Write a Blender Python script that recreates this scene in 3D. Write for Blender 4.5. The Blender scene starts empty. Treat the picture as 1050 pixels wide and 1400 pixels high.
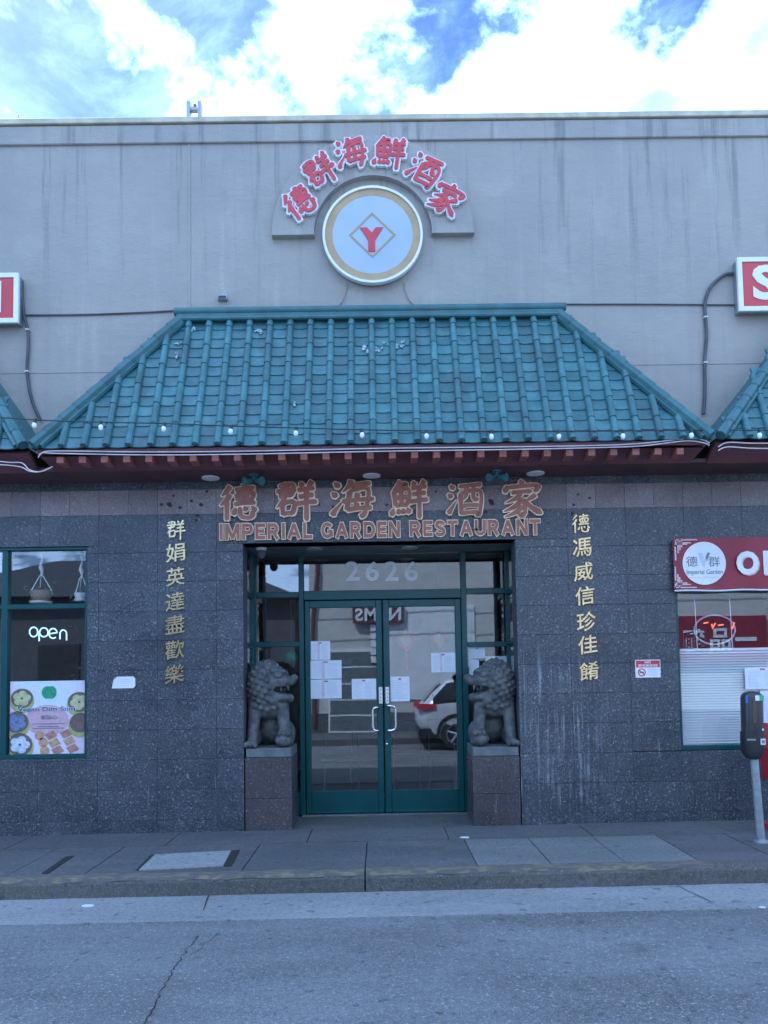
import bpy, math, random
import numpy as np
from mathutils import Matrix, Vector

# ------------------------------------------------------------------ camera, sky, sun, exposure
S = bpy.context.scene
COL = S.collection
F, PPY, CH, CD = 1052.0, 862.0, 1.58, 7.95          # focal (px of the 1050x1400 photo), principal row, height, distance
PITCH, ROLL, YAW = math.radians(3.3), math.radians(0.9), math.radians(0.3)
CM = Matrix.Rotation(-YAW, 3, 'Z') @ Matrix.Rotation(math.pi / 2 + PITCH, 3, 'X') @ Matrix.Rotation(-ROLL, 3, 'Z')
cam = bpy.data.cameras.new('camera')
cam.sensor_fit = 'VERTICAL'; cam.sensor_height = 36; cam.lens = F / 1400 * 36
cam.shift_y = (PPY - 700) / 1400; cam.clip_end = 3000; cam.clip_start = 0.05
camo = bpy.data.objects.new('camera', cam); COL.objects.link(camo)
camo.matrix_world = Matrix.Translation((0, -CD, CH)) @ CM.to_4x4()
S.camera = camo

SUN_EL, SUN_AZ = math.radians(50), math.radians(-42)      # azimuth from +Y, negative = left
wd = bpy.data.worlds.new('World'); S.world = wd; wd.use_nodes = True
nt = wd.node_tree; nt.nodes.clear()
def wn(t, **k):
    n = nt.nodes.new(t)
    for a, b in k.items(): setattr(n, a, b)
    return n
def mth(op, a, b=None, tree=None, clamp=False):
    tr = tree or nt
    n = tr.nodes.new('ShaderNodeMath'); n.operation = op; n.use_clamp = clamp
    for i, v in enumerate((a, b)):
        if v is None: continue
        if isinstance(v, (int, float)): n.inputs[i].default_value = v
        else: tr.links.new(v, n.inputs[i])
    return n.outputs[0]
sky = wn('ShaderNodeTexSky', sky_type='NISHITA', sun_disc=False, sun_elevation=SUN_EL, sun_rotation=SUN_AZ, altitude=10, air_density=1.0, dust_density=0.5, ozone_density=3.0)
tc = wn('ShaderNodeTexCoord'); sx = wn('ShaderNodeSeparateXYZ'); nt.links.new(tc.outputs['Generated'], sx.inputs[0])
zz = mth('ADD', mth('MAXIMUM', sx.outputs[2], 0.0), 0.25)
cx = wn('ShaderNodeCombineXYZ')
nt.links.new(mth('DIVIDE', sx.outputs[0], zz), cx.inputs[0]); nt.links.new(mth('DIVIDE', sx.outputs[1], zz), cx.inputs[1])
cx.inputs[2].default_value = 12.85
def wnoise(scale, detail, rough, dist=0.0):
    n = wn('ShaderNodeTexNoise'); n.inputs['Scale'].default_value = scale; n.inputs['Detail'].default_value = detail
    n.inputs['Roughness'].default_value = rough; n.inputs['Distortion'].default_value = dist
    nt.links.new(cx.outputs[0], n.inputs['Vector']); return n.outputs[0]
def wramp(v, a, b):
    n = wn('ShaderNodeMapRange'); n.interpolation_type = 'SMOOTHSTEP'
    n.inputs[1].default_value = a; n.inputs[2].default_value = b; nt.links.new(v, n.inputs[0]); return n.outputs[0]
big = wnoise(3.0, 11, 0.6, 0.25)
cover = wramp(big, 0.445, 0.525)
shade = wramp(wnoise(5.1, 6, 0.5), 0.54, 0.70)
ccol = wn('ShaderNodeMix', data_type='RGBA'); ccol.inputs[6].default_value = (15.0, 17.5, 21.0, 1); ccol.inputs[7].default_value = (5.6, 6.8, 9.0, 1)
nt.links.new(shade, ccol.inputs[0])
mx = wn('ShaderNodeMix', data_type='RGBA'); veil = mth('MULTIPLY', wramp(wnoise(4.6, 8, 0.65, 0.8), 0.40, 0.72), 0.30)
nt.links.new(mth('MAXIMUM', mth('MULTIPLY', cover, 0.97), veil), mx.inputs[0])
nt.links.new(sky.outputs[0], mx.inputs[6]); nt.links.new(ccol.outputs[2], mx.inputs[7])
bg = wn('ShaderNodeBackground'); bg.inputs[1].default_value = 0.07; nt.links.new(mx.outputs[2], bg.inputs[0])
wo = wn('ShaderNodeOutputWorld'); nt.links.new(bg.outputs[0], wo.inputs[0])

sl = bpy.data.lights.new('sun', 'SUN'); sl.energy = 3.6; sl.angle = math.radians(0.5); sl.color = (1, 0.95, 0.87)
slo = bpy.data.objects.new('sun', sl); COL.objects.link(slo)
sdir = Vector((math.sin(SUN_AZ) * math.cos(SUN_EL), math.cos(SUN_AZ) * math.cos(SUN_EL), math.sin(SUN_EL)))
slo.rotation_euler = sdir.to_track_quat('Z', 'Y').to_euler(); slo.location = (-6, 12, 20)
S.view_settings.view_transform = 'Standard'; S.view_settings.look = 'None'
S.view_settings.gamma = 1.0; S.view_settings.exposure = 1.12
S.view_settings.use_white_balance = True; S.view_settings.white_balance_temperature = 4750; S.view_settings.white_balance_tint = 9
S.render.engine = 'CYCLES'; S.cycles.use_denoising = True; S.cycles.max_bounces = 8; S.cycles.transparent_max_bounces = 16

# ------------------------------------------------------------------ helpers
rnd = random.Random(7)
def P(px, py, Y):
    """photo pixel on the plane at depth Y -> (X, Z)"""
    d = CM @ Vector(((px - 525) / F, -(py - PPY) / F, -1)); t = (Y + CD) / d.y
    return d.x * t, CH + d.z * t
def G(px, py, h=0.0):
    """photo pixel on level ground at height h -> (X, Y)"""
    d = CM @ Vector(((px - 525) / F, -(py - PPY) / F, -1)); t = (h - CH) / d.z
    return d.x * t, -CD + d.y * t
def R(x0, y0, x1, y1, Y):
    """pixel rectangle -> upright world rectangle X0, Z0, X1, Z1 on plane Y"""
    mx_, my_ = (x0 + x1) / 2, (y0 + y1) / 2
    return P(x0, my_, Y)[0], P(mx_, y1, Y)[1], P(x1, my_, Y)[0], P(mx_, y0, Y)[1]
def gz(x): return 0.023 + 0.005 * x

WPOS = {}
class MB:
    def __init__(s): s.v = []; s.f = []
    def add(s, vs, fs):
        o = len(s.v); s.v += [tuple(v) for v in vs]; s.f += [tuple(i + o for i in f) for f in fs]; return s
    def box(s, x0, x1, y0, y1, z0, z1, b=0.0):
        if b <= 0:
            vs = [(x, y, z) for x in (x0, x1) for y in (y0, y1) for z in (z0, z1)]
            return s.add(vs, [(0, 1, 3, 2), (4, 6, 7, 5), (0, 4, 5, 1), (2, 3, 7, 6), (0, 2, 6, 4), (1, 5, 7, 3)])
        # front (y0) edges chamfered
        vs = [(x0, y1, z0), (x1, y1, z0), (x1, y1, z1), (x0, y1, z1), (x0, y0 + b, z0), (x1, y0 + b, z0), (x1, y0 + b, z1), (x0, y0 + b, z1),
              (x0 + b, y0, z0 + b), (x1 - b, y0, z0 + b), (x1 - b, y0, z1 - b), (x0 + b, y0, z1 - b)]
        fs = [(0, 3, 2, 1), (8, 9, 10, 11)]
        for i in range(4):
            j = (i + 1) % 4; fs += [(i, j, 4 + j, 4 + i), (4 + i, 4 + j, 8 + j, 8 + i)]
        return s.add(vs, fs)
    def prism(s, poly, y0, y1):
        """polygon in X,Z extruded from y0 (front) to y1"""
        n = len(poly)
        vs = [(x, y0, z) for x, z in poly] + [(x, y1, z) for x, z in poly]
        return s.add(vs, [tuple(range(n)), tuple(range(2 * n - 1, n - 1, -1))] + [(i, i + n, (i + 1) % n + n, (i + 1) % n) for i in range(n)])
    def slab(s, poly, z0, z1):
        """polygon in X,Y extruded z0..z1; z may be a function of x"""
        n = len(poly); za = z0 if callable(z0) else (lambda x: z0); zb = z1 if callable(z1) else (lambda x: z1)
        vs = [(x, y, za(x)) for x, y in poly] + [(x, y, zb(x)) for x, y in poly]
        return s.add(vs, [tuple(range(n - 1, -1, -1)), tuple(range(n, 2 * n))] + [(i, (i + 1) % n, (i + 1) % n + n, i + n) for i in range(n)])
    def tube(s, pts, r, n=8, cap=True):
        pts = [Vector(p) for p in pts]; m = len(pts); rs = r if isinstance(r, (list, tuple)) else [r] * m
        vs = []; ref = Vector((0, 0, 1))
        for i, p in enumerate(pts):
            t = (pts[min(i + 1, m - 1)] - pts[max(i - 1, 0)]).normalized()
            a = ref if abs(t.dot(ref)) < 0.9 else Vector((0, 1, 0))
            u = t.cross(a).normalized(); w = t.cross(u)
            for k in range(n):
                q = 2 * math.pi * k / n; vs.append(p + (u * math.cos(q) + w * math.sin(q)) * rs[i])
        fs = [(i * n + k, i * n + (k + 1) % n, (i + 1) * n + (k + 1) % n, (i + 1) * n + k) for i in range(m - 1) for k in range(n)]
        if cap: fs += [tuple(range(n - 1, -1, -1)), tuple(range((m - 1) * n, m * n))]
        return s.add(vs, fs)
    def lathe(s, prof, c=(0, 0, 0), n=20, axis='Z'):
        vs = []
        for r, h in prof:
            for k in range(n):
                a = 2 * math.pi * k / n
                p = (r * math.cos(a), r * math.sin(a), h) if axis == 'Z' else (r * math.cos(a), -h, r * math.sin(a))
                vs.append((c[0] + p[0], c[1] + p[1], c[2] + p[2]))
        m = len(prof)
        fs = [(i * n + k, i * n + (k + 1) % n, (i + 1) * n + (k + 1) % n, (i + 1) * n + k) for i in range(m - 1) for k in range(n)]
        fs += [tuple(range(n - 1, -1, -1)), tuple(range((m - 1) * n, m * n))]
        return s.add(vs, fs)
    def ell(s, c, r, n=12, m=8):
        prof = [(max(math.sin(math.pi * i / m), 0.01), -math.cos(math.pi * i / m)) for i in range(m + 1)]
        k = MB().lathe(prof, n=n)
        return s.add([(c[0] + x * r[0], c[1] + y * r[1], c[2] + z * r[2]) for x, y, z in k.v], k.f)
    def ring(s, c, r0, r1, y0, y1, n=64, a0=0.0, a1=2 * math.pi):
        """annulus sector in X,Z (closed if full circle)"""
        full = abs(a1 - a0 - 2 * math.pi) < 1e-6; m = n if full else n + 1; vs = []
        for i in range(m):
            a = a0 + (a1 - a0) * i / n
            for rr, y in ((r0, y0), (r1, y0), (r1, y1), (r0, y1)): vs.append((c[0] + rr * math.cos(a), y, c[1] + rr * math.sin(a)))
        fs = []
        for i in range(n):
            j = (i + 1) % m
            for k in range(4): fs.append((i * 4 + k, i * 4 + (k + 1) % 4, j * 4 + (k + 1) % 4, j * 4 + k))
        if not full: fs += [(0, 1, 2, 3), (n * 4 + 3, n * 4 + 2, n * 4 + 1, n * 4)]
        return s.add(vs, fs)
    def mesh(s, name, mat, off=(0, 0, 0), smooth=False):
        me = bpy.data.meshes.new(name)
        me.from_pydata([(v[0] - off[0], v[1] - off[1], v[2] - off[2]) for v in s.v], [], s.f)
        if mat: me.materials.append(mat)
        me.validate(); fix_normals(me)
        if smooth:
            me.polygons.foreach_set('use_smooth', [True] * len(me.polygons)); 
            try: me.set_sharp_from_angle(angle=math.radians(40))
            except Exception: pass
        return me
    def build(s, name, mat, parent=None, smooth=False):
        w = WPOS[parent.name] if parent else Vector((0, 0, 0))
        if parent is None:
            xs = [v[0] for v in s.v]; ys = [v[1] for v in s.v]; zs = [v[2] for v in s.v]
            w = Vector(((min(xs) + max(xs)) / 2, (min(ys) + max(ys)) / 2, min(zs)))
        o = bpy.data.objects.new(name, s.mesh(name, mat, w, smooth)); COL.objects.link(o)
        if parent: o.parent = parent
        else: o.location = w
        WPOS[o.name] = Vector(w); return o
def fix_normals(me):
    import bmesh
    bm = bmesh.new(); bm.from_mesh(me); bmesh.ops.recalc_face_normals(bm, faces=bm.faces); bm.to_mesh(me); bm.free()
def inst(name, me, loc, parent, rot=(0, 0, 0), scale=(1, 1, 1)):
    o = bpy.data.objects.new(name, me); COL.objects.link(o); o.parent = parent
    o.location = Vector(loc) - WPOS[parent.name]; o.rotation_euler = rot; o.scale = scale; WPOS[o.name] = Vector(loc); return o
def tag(o, label=None, cat=None, group=None, kind=None):
    for k, v in (('label', label), ('category', cat), ('group', group), ('kind', kind)):
        if v: o[k] = v
    return o
def thing(name, loc, label, cat, group=None):
    o = bpy.data.objects.new(name, None); COL.objects.link(o); o.location = loc; o.empty_display_size = 0.1
    WPOS[o.name] = Vector(loc); return tag(o, label, cat, group)
def bez(pts, n=8):
    """Catmull-Rom through the points"""
    pts = [Vector(p) for p in pts]; out = []
    for i in range(len(pts) - 1):
        p0 = pts[max(i - 1, 0)]; p1 = pts[i]; p2 = pts[i + 1]; p3 = pts[min(i + 2, len(pts) - 1)]
        for k in range(n):
            t = k / n
            out.append(0.5 * ((2 * p1) + (p2 - p0) * t + (2 * p0 - 5 * p1 + 4 * p2 - p3) * t * t + (3 * p1 - p0 - 3 * p2 + p3) * t ** 3))
    return out + [pts[-1]]

# ------------------------------------------------------------------ materials
def mat_base(name):
    m = bpy.data.materials.new(name); m.use_nodes = True
    t = m.node_tree; b = t.nodes['Principled BSDF']; return m, t, b
def n_noise(t, vec, scale, detail=5, rough=0.55, dist=0.0):
    n = t.nodes.new('ShaderNodeTexNoise'); n.inputs['Scale'].default_value = scale; n.inputs['Detail'].default_value = detail
    n.inputs['Roughness'].default_value = rough; n.inputs['Distortion'].default_value = dist
    t.links.new(vec, n.inputs['Vector']); return n.outputs[0]
def n_map(t, vec, sc):
    n = t.nodes.new('ShaderNodeMapping'); n.inputs['Scale'].default_value = sc; t.links.new(vec, n.inputs['Vector']); return n.outputs[0]
def n_range(t, v, a, b, c=0.0, d=1.0):
    n = t.nodes.new('ShaderNodeMapRange'); n.interpolation_type = 'SMOOTHSTEP'
    for i, x in enumerate((a, b, c, d)): n.inputs[i + 1].default_value = x
    t.links.new(v, n.inputs[0]); return n.outputs[0]
def n_mix(t, f, a, b, mode='MIX'):
    n = t.nodes.new('ShaderNodeMix'); n.data_type = 'RGBA'; n.blend_type = mode
    for i, v in ((0, f), (6, a), (7, b)):
        if isinstance(v, (int, float)): n.inputs[i].default_value = v
        elif isinstance(v, tuple): n.inputs[i].default_value = v if len(v) == 4 else v + (1,)
        else: t.links.new(v, n.inputs[i])
    return n.outputs[2]
def n_bump(t, b, h, dist, strength=1.0):
    n = t.nodes.new('ShaderNodeBump'); n.inputs['Distance'].default_value = dist; n.inputs['Strength'].default_value = strength
    t.links.new(h, n.inputs['Height']); t.links.new(n.outputs[0], b.inputs['Normal'])
def n_pos(t): return t.nodes.new('ShaderNodeNewGeometry').outputs['Position']
def n_rand(t): return t.nodes.new('ShaderNodeObjectInfo').outputs['Random']
def pm(name, c1, c2=None, scale=6, rough=0.6, metal=0.0, bump=0.0, bscale=60, stretch=(1, 1, 1), a=0.35, b_=0.65, var=0.0, emit=None, es=0.0, spec=0.5, grime=0.0):
    m, t, b = mat_base(name); c2 = c2 or tuple(x * 0.75 for x in c1); pos = n_pos(t)
    f = n_range(t, n_noise(t, n_map(t, pos, stretch), scale), a, b_)
    col = n_mix(t, f, c1, c2)
    if var: col = n_mix(t, 1.0, col, n_mix(t, n_rand(t), (1 - var,) * 3, (1 + var,) * 3), 'MULTIPLY')
    if grime:
        gf = mth('MULTIPLY', n_range(t, n_noise(t, n_map(t, pos, (3, 3, 0.8)), 1.6, 6, 0.7), 0.42, 0.68), grime, t)
        col = n_mix(t, gf, col, (0.05, 0.075, 0.075))
        gf2 = mth('MULTIPLY', n_range(t, n_noise(t, pos, 22, 4, 0.7), 0.58, 0.7), grime * .7, t)
        col = n_mix(t, gf2, col, (0.13, 0.19, 0.19))
    t.links.new(col, b.inputs['Base Color'])
    b.inputs['Roughness'].default_value = rough; b.inputs['Metallic'].default_value = metal; b.inputs['Specular IOR Level'].default_value = spec
    if bump: n_bump(t, b, n_noise(t, pos, bscale), bump)
    if emit: b.inputs['Emission Color'].default_value = emit + (1,); b.inputs['Emission Strength'].default_value = es
    return m
def granite(name, dark, light, spk, var, chalk=0.0):
    m, t, b = mat_base(name); pos = n_pos(t)
    s1 = n_range(t, n_noise(t, pos, 95, 3, 0.7), 0.42, 0.6)
    s2 = n_range(t, n_noise(t, n_map(t, pos, (1, 1, 1)), 48, 2, 0.6, 0.6), 0.56, 0.7)
    col = n_mix(t, s1, dark, light); col = n_mix(t, s2, col, spk)
    cl = n_range(t, n_noise(t, pos, 1.6, 5, 0.6), 0.3, 0.7)
    col = n_mix(t, cl, col, n_mix(t, 1.0, col, (0.68, 0.7, 0.74, 1), 'MULTIPLY'))
    # chalky runs and lime bloom
    st = n_range(t, n_noise(t, n_map(t, pos, (16, 16, 0.9)), 1.0, 4, 0.6), 0.63, 0.74)
    pt = n_range(t, n_noise(t, pos, 1.1, 3, 0.5), 0.45, 0.62)
    sp = t.nodes.new('ShaderNodeSeparateXYZ'); t.links.new(pos, sp.inputs[0])
    lo = n_range(t, sp.outputs[2], 1.1, 2.1, 1.0, 0.12)
    cf = mth('MULTIPLY', mth('MULTIPLY', mth('MULTIPLY', st, pt, t), lo, t), 0.34 + chalk, t)
    col = n_mix(t, cf, col, (0.45, 0.47, 0.48, 1))
    # scrubbed, scratched patch of lime to the right of the doors
    zone = mth('MULTIPLY', n_range(t, sp.outputs[0], 1.30, 1.55), n_range(t, sp.outputs[0], 2.0, 2.5, 1.0, 0.0), t)
    zone = mth('MULTIPLY', zone, n_range(t, sp.outputs[2], 1.5, 2.1, 1.0, 0.0), t)
    scr = mth('MAXIMUM', n_range(t, n_noise(t, n_map(t, pos, (36, 36, 0.8)), 1.0, 5, 0.7, 0.3), 0.50, 0.62), mth('MULTIPLY', n_range(t, n_noise(t, n_map(t, pos, (2, 2, 60)), 1.0, 2), 0.72, 0.76), 0.5, t), t)
    scr = mth('MULTIPLY', scr, n_range(t, n_noise(t, pos, 3.5, 4, 0.7), 0.35, 0.65), t)
    col = n_mix(t, mth('MULTIPLY', mth('MULTIPLY', scr, zone, t), 0.45, t), col, (0.45, 0.48, 0.50, 1))
    col = n_mix(t, 1.0, col, n_mix(t, n_rand(t), (1 - var,) * 3, (1 + var,) * 3), 'MULTIPLY')
    t.links.new(col, b.inputs['Base Color']); b.inputs['Roughness'].default_value = 0.42
    t.links.new(n_range(t, n_noise(t, pos, 2.2, 6, 0.65), 0.3, 0.7, 0.16, 0.5), b.inputs['Roughness'])
    n_bump(t, b, n_noise(t, pos, 140, 3), 0.0012); return m
def stucco():
    m, t, b = mat_base('stucco'); pos = n_pos(t)
    col = n_mix(t, n_range(t, n_noise(t, pos, 0.9, 6, 0.6), 0.3, 0.7), (0.375, 0.345, 0.30), (0.315, 0.295, 0.265))
    sp = t.nodes.new('ShaderNodeSeparateXYZ'); t.links.new(pos, sp.inputs[0])
    run = n_range(t, n_noise(t, n_map(t, pos, (7, 7, 0.35)), 1.0, 6, 0.65), 0.52, 0.66)
    top = n_range(t, sp.outputs[2], 5.4, 7.2, 0.15, 0.8)
    col = n_mix(t, mth('MULTIPLY', run, top, t), col, (0.21, 0.20, 0.19))
    run2 = n_range(t, n_noise(t, n_map(t, pos, (4.1, 4.1, 0.25)), 1.3, 5, 0.6), 0.56, 0.7)
    col = n_mix(t, mth('MULTIPLY', run2, 0.35, t), col, (0.45, 0.42, 0.37))
    patch = n_range(t, n_noise(t, pos, 2.3, 3, 0.4), 0.60, 0.63)
    col = n_mix(t, mth('MULTIPLY', patch, 0.18, t), col, (0.42, 0.39, 0.345))
    t.links.new(col, b.inputs['Base Color']); b.inputs['Roughness'].default_value = 0.9
    n_bump(t, b, mth('ADD', n_noise(t, pos, 55, 6, 0.65), mth('MULTIPLY', n_noise(t, n_map(t, pos, (1, 1, 1.6)), 5, 4, 0.6), 2.5, t), t), 0.007, 0.7); return m
def asphalt(name, c1, c2, agg, wear):
    m, t, b = mat_base(name); pos = n_pos(t)
    g = n_range(t, n_noise(t, pos, 120, 3, 0.7), 0.4, 0.66)
    col = n_mix(t, g, c1, c2)
    col = n_mix(t, mth('MULTIPLY', n_range(t, n_noise(t, pos, 62, 2, 0.5), 0.6, 0.7), agg, t), col, (0.34, 0.33, 0.32))
    col = n_mix(t, mth('MULTIPLY', n_range(t, n_noise(t, n_map(t, pos, (0.4, 1.2, 1)), 1.1, 6, 0.65), 0.35, 0.7), wear, t), col, tuple(x * 1.7 for x in c2))
    stn = n_range(t, n_noise(t, pos, 2.7, 4, 0.6), 0.66, 0.74)
    col = n_mix(t, mth('MULTIPLY', stn, 0.3, t), col, (0.03, 0.03, 0.03))
    gum = n_range(t, n_noise(t, pos, 13, 1, 0.3), 0.70, 0.73)
    col = n_mix(t, mth('MULTIPLY', gum, 0.45, t), col, (0.035, 0.035, 0.037))
    coarse = n_range(t, n_noise(t, pos, 30, 5, 0.75), 0.3, 0.7, 0.78, 1.2)
    cg = t.nodes.new('ShaderNodeCombineColor'); [t.links.new(coarse, cg.inputs[i]) for i in range(3)]
    col = n_mix(t, 1.0, col, cg.outputs[0], 'MULTIPLY')
    t.links.new(col, b.inputs['Base Color']); b.inputs['Roughness'].default_value = 0.85
    n_bump(t, b, n_noise(t, pos, 90, 4, 0.7), 0.006, 0.7); return m
def glass(name, refl_ior=1.85, tint=(0.965, 0.98, 0.98)):
    m = bpy.data.materials.new(name); m.use_nodes = True; t = m.node_tree; t.nodes.clear()
    fr = t.nodes.new('ShaderNodeFresnel'); fr.inputs[0].default_value = refl_ior
    ge = t.nodes.new('ShaderNodeNewGeometry')       # both faces of the thin pane reflect alike
    mi = t.nodes.new('ShaderNodeMapRange'); mi.inputs[3].default_value = refl_ior; mi.inputs[4].default_value = 1 / refl_ior
    t.links.new(ge.outputs['Backfacing'], mi.inputs[0]); t.links.new(mi.outputs[0], fr.inputs[0])
    gl = t.nodes.new('ShaderNodeBsdfGlossy'); gl.inputs['Roughness'].default_value = 0.0; gl.inputs['Color'].default_value = (1, 1, 1, 1)
    nb = t.nodes.new('ShaderNodeBump'); nb.inputs['Distance'].default_value = 0.0012; nb.inputs['Strength'].default_value = 0.5
    t.links.new(n_noise(t, n_pos(t), 1.6, 1), nb.inputs['Height']); t.links.new(nb.outputs[0], gl.inputs['Normal'])
    tr = t.nodes.new('ShaderNodeBsdfTransparent'); tr.inputs[0].default_value = tint + (1,)
    ms = t.nodes.new('ShaderNodeMixShader'); t.links.new(fr.outputs[0], ms.inputs[0]); t.links.new(tr.outputs[0], ms.inputs[1]); t.links.new(gl.outputs[0], ms.inputs[2])
    o = t.nodes.new('ShaderNodeOutputMaterial'); t.links.new(ms.outputs[0], o.inputs[0]); return m

M = {}
M['stucco'] = stucco()
M['cap'] = pm('parapet_metal', (0.55, 0.50, 0.36), (0.42, 0.38, 0.28), rough=0.6)
M['granite'] = granite('grey_granite', (0.034, 0.039, 0.047), (0.108, 0.115, 0.127), (0.25, 0.25, 0.255), 0.10, 0.25)
M['pink'] = granite('pink_granite', (0.17, 0.13, 0.125), (0.26, 0.21, 0.20), (0.34, 0.29, 0.27), 0.2)
M['ped'] = granite('pedestal_granite', (0.045, 0.036, 0.038), (0.105, 0.088, 0.09), (0.19, 0.17, 0.17), 0.08)
M['joint'] = pm('mortar', (0.075, 0.078, 0.085), (0.055, 0.058, 0.065), rough=0.9)
M['tile'] = pm('green_glaze', (0.052, 0.135, 0.148), (0.080, 0.180, 0.185), scale=7, rough=0.45, bump=0.002, bscale=30, var=0.2, grime=0.55)
M['trim'] = pm('green_trim', (0.042, 0.118, 0.128), (0.060, 0.150, 0.155), scale=5, rough=0.45, var=0.08, bump=0.002, bscale=18, grime=0.4)
M['wood'] = pm('maroon_paint', (0.145, 0.052, 0.060), (0.095, 0.036, 0.044), scale=4, rough=0.55, stretch=(0.5, 1, 3), bump=0.001)
M['soff'] = pm('soffit_paint', (0.10, 0.045, 0.052), (0.07, 0.034, 0.04), scale=3, rough=0.6)
M['rafter'] = pm('rafter_paint', (0.34, 0.12, 0.09), (0.25, 0.09, 0.07), scale=20, rough=0.6)
M['frame'] = pm('green_aluminium', (0.005, 0.053, 0.056), (0.007, 0.066, 0.067), scale=3, rough=0.34, bump=0.0005, bscale=8)
M['white'] = pm('white_paint', (0.78, 0.78, 0.77), (0.70, 0.70, 0.69), scale=5, rough=0.4)
M['signface'] = pm('sign_acrylic', (0.40, 0.46, 0.56), (0.37, 0.43, 0.53), scale=2, rough=0.28)
M['gold'] = pm('gold_ring', (0.42, 0.31, 0.15), (0.36, 0.26, 0.13), scale=6, rough=0.45)
M['brass'] = pm('polished_brass', (0.88, 0.70, 0.38), (0.66, 0.50, 0.26), scale=25, rough=0.22, metal=0.8)
M['goldedge'] = pm('gold_edge', (0.92, 0.76, 0.52), (0.80, 0.62, 0.40), scale=18, rough=0.3, metal=0.15)
M['redbrown'] = pm('faded_red_face', (0.36, 0.13, 0.075), (0.27, 0.10, 0.06), scale=8, rough=0.4)
M['red'] = pm('sign_red', (0.50, 0.045, 0.055), (0.43, 0.04, 0.05), scale=4, rough=0.4)
M['banner'] = pm('banner_vinyl', (0.25, 0.022, 0.04), (0.21, 0.02, 0.035), scale=4, rough=0.42)
M['bpink'] = pm('banner_print_pink', (0.75, 0.50, 0.50), rough=0.5)
M['bpink2'] = pm('print_pale_rose', (0.60, 0.46, 0.54), (0.66, 0.58, 0.66), scale=30, rough=0.7)
M['black'] = pm('black_plastic', (0.02, 0.021, 0.023), (0.03, 0.03, 0.032), rough=0.42)
M['cable'] = pm('grey_cable', (0.05, 0.055, 0.065), (0.08, 0.085, 0.09), rough=0.5)
M['ltcable'] = pm('white_cable', (0.68, 0.62, 0.60), (0.55, 0.50, 0.49), rough=0.5)
M['steel'] = pm('brushed_steel', (0.72, 0.73, 0.74), (0.6, 0.61, 0.62), scale=30, rough=0.26, metal=1.0)
M['galv'] = pm('galvanised_pole', (0.36, 0.38, 0.40), (0.28, 0.30, 0.32), scale=18, rough=0.45, metal=0.5)
M['lion'] = pm('carved_stone', (0.055, 0.06, 0.06), (0.12, 0.12, 0.115), scale=14, rough=0.75, bump=0.004, bscale=70)
M['plinth'] = pm('plinth_stone', (0.15, 0.165, 0.165), (0.10, 0.115, 0.115), scale=9, rough=0.7, bump=0.002)
M['walk'] = asphalt('sidewalk_concrete', (0.068, 0.070, 0.071), (0.105, 0.107, 0.107), 0.2, 0.42)
M['walk2'] = asphalt('pale_concrete', (0.125, 0.127, 0.127), (0.17, 0.172, 0.17), 0.2, 0.35)
M['patch'] = asphalt('asphalt_patch', (0.014, 0.013, 0.013), (0.026, 0.025, 0.024), 0.1, 0.1)
M['kerb'] = asphalt('kerb_concrete', (0.06, 0.056, 0.05), (0.105, 0.098, 0.088), 0.25, 0.35)
M['gut'] = asphalt('gutter_concrete', (0.19, 0.19, 0.188), (0.26, 0.26, 0.256), 0.25, 0.35)
M['road'] = asphalt('road_asphalt', (0.085, 0.085, 0.086), (0.17, 0.17, 0.17), 0.85, 0.4)
M['crack'] = pm('crack_tar', (0.02, 0.02, 0.02), rough=0.9)
M['kpaint'] = pm('worn_kerb_paint', (0.20, 0.165, 0.105), (0.10, 0.096, 0.088), scale=16, rough=0.8, a=0.36, b_=0.56, stretch=(0.6, 3, 1))
M['earth'] = pm('earth', (0.12, 0.115, 0.105), rough=0.95, scale=0.5)
M['room'] = pm('room_paint', (0.26, 0.23, 0.20), (0.22, 0.2, 0.18), rough=0.8)
M['rfloor'] = pm('room_floor', (0.07, 0.055, 0.05), (0.10, 0.08, 0.07), rough=0.35)
M['glass'] = glass('window_glass')
M['paper'] = pm('paper', (0.74, 0.75, 0.78), (0.68, 0.70, 0.74), scale=12, rough=0.7)
M['ink'] = pm('ink', (0.22, 0.22, 0.26), rough=0.7)
M['inkred'] = pm('ink_red', (0.45, 0.12, 0.14), rough=0.7)
M['inkpale'] = pm('ink_pale', (0.52, 0.53, 0.60), (0.6, 0.6, 0.66), scale=40, rough=0.7)
M['blind'] = pm('blind_white', (0.90, 0.90, 0.90), (0.86, 0.87, 0.88), scale=2, rough=0.5)
M['neon'] = pm('white_neon', (0.85, 0.9, 0.9), rough=0.3, emit=(0.75, 0.95, 1.0), es=0.55)
M['neonred'] = pm('red_neon', (0.9, 0.2, 0.15), rough=0.3, emit=(1.0, 0.12, 0.06), es=1.0)
M['bulb'] = pm('bulb_glass', (0.85, 0.87, 0.9), (0.8, 0.82, 0.85), rough=0.15)
M['leaf'] = pm('leaf', (0.05, 0.11, 0.05), (0.09, 0.15, 0.07), scale=20, rough=0.5)
M['pot'] = pm('basket_pot', (0.30, 0.22, 0.15), (0.22, 0.16, 0.11), scale=40, rough=0.8)
M['teal'] = pm('teal_lamp', (0.06, 0.16, 0.18), rough=0.5)
M['flake'] = pm('flaked_glaze', (0.42, 0.47, 0.47), (0.22, 0.33, 0.34), scale=60, rough=0.8)
M['rust'] = pm('rust_stain', (0.05, 0.035, 0.035), rough=0.9)

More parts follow.
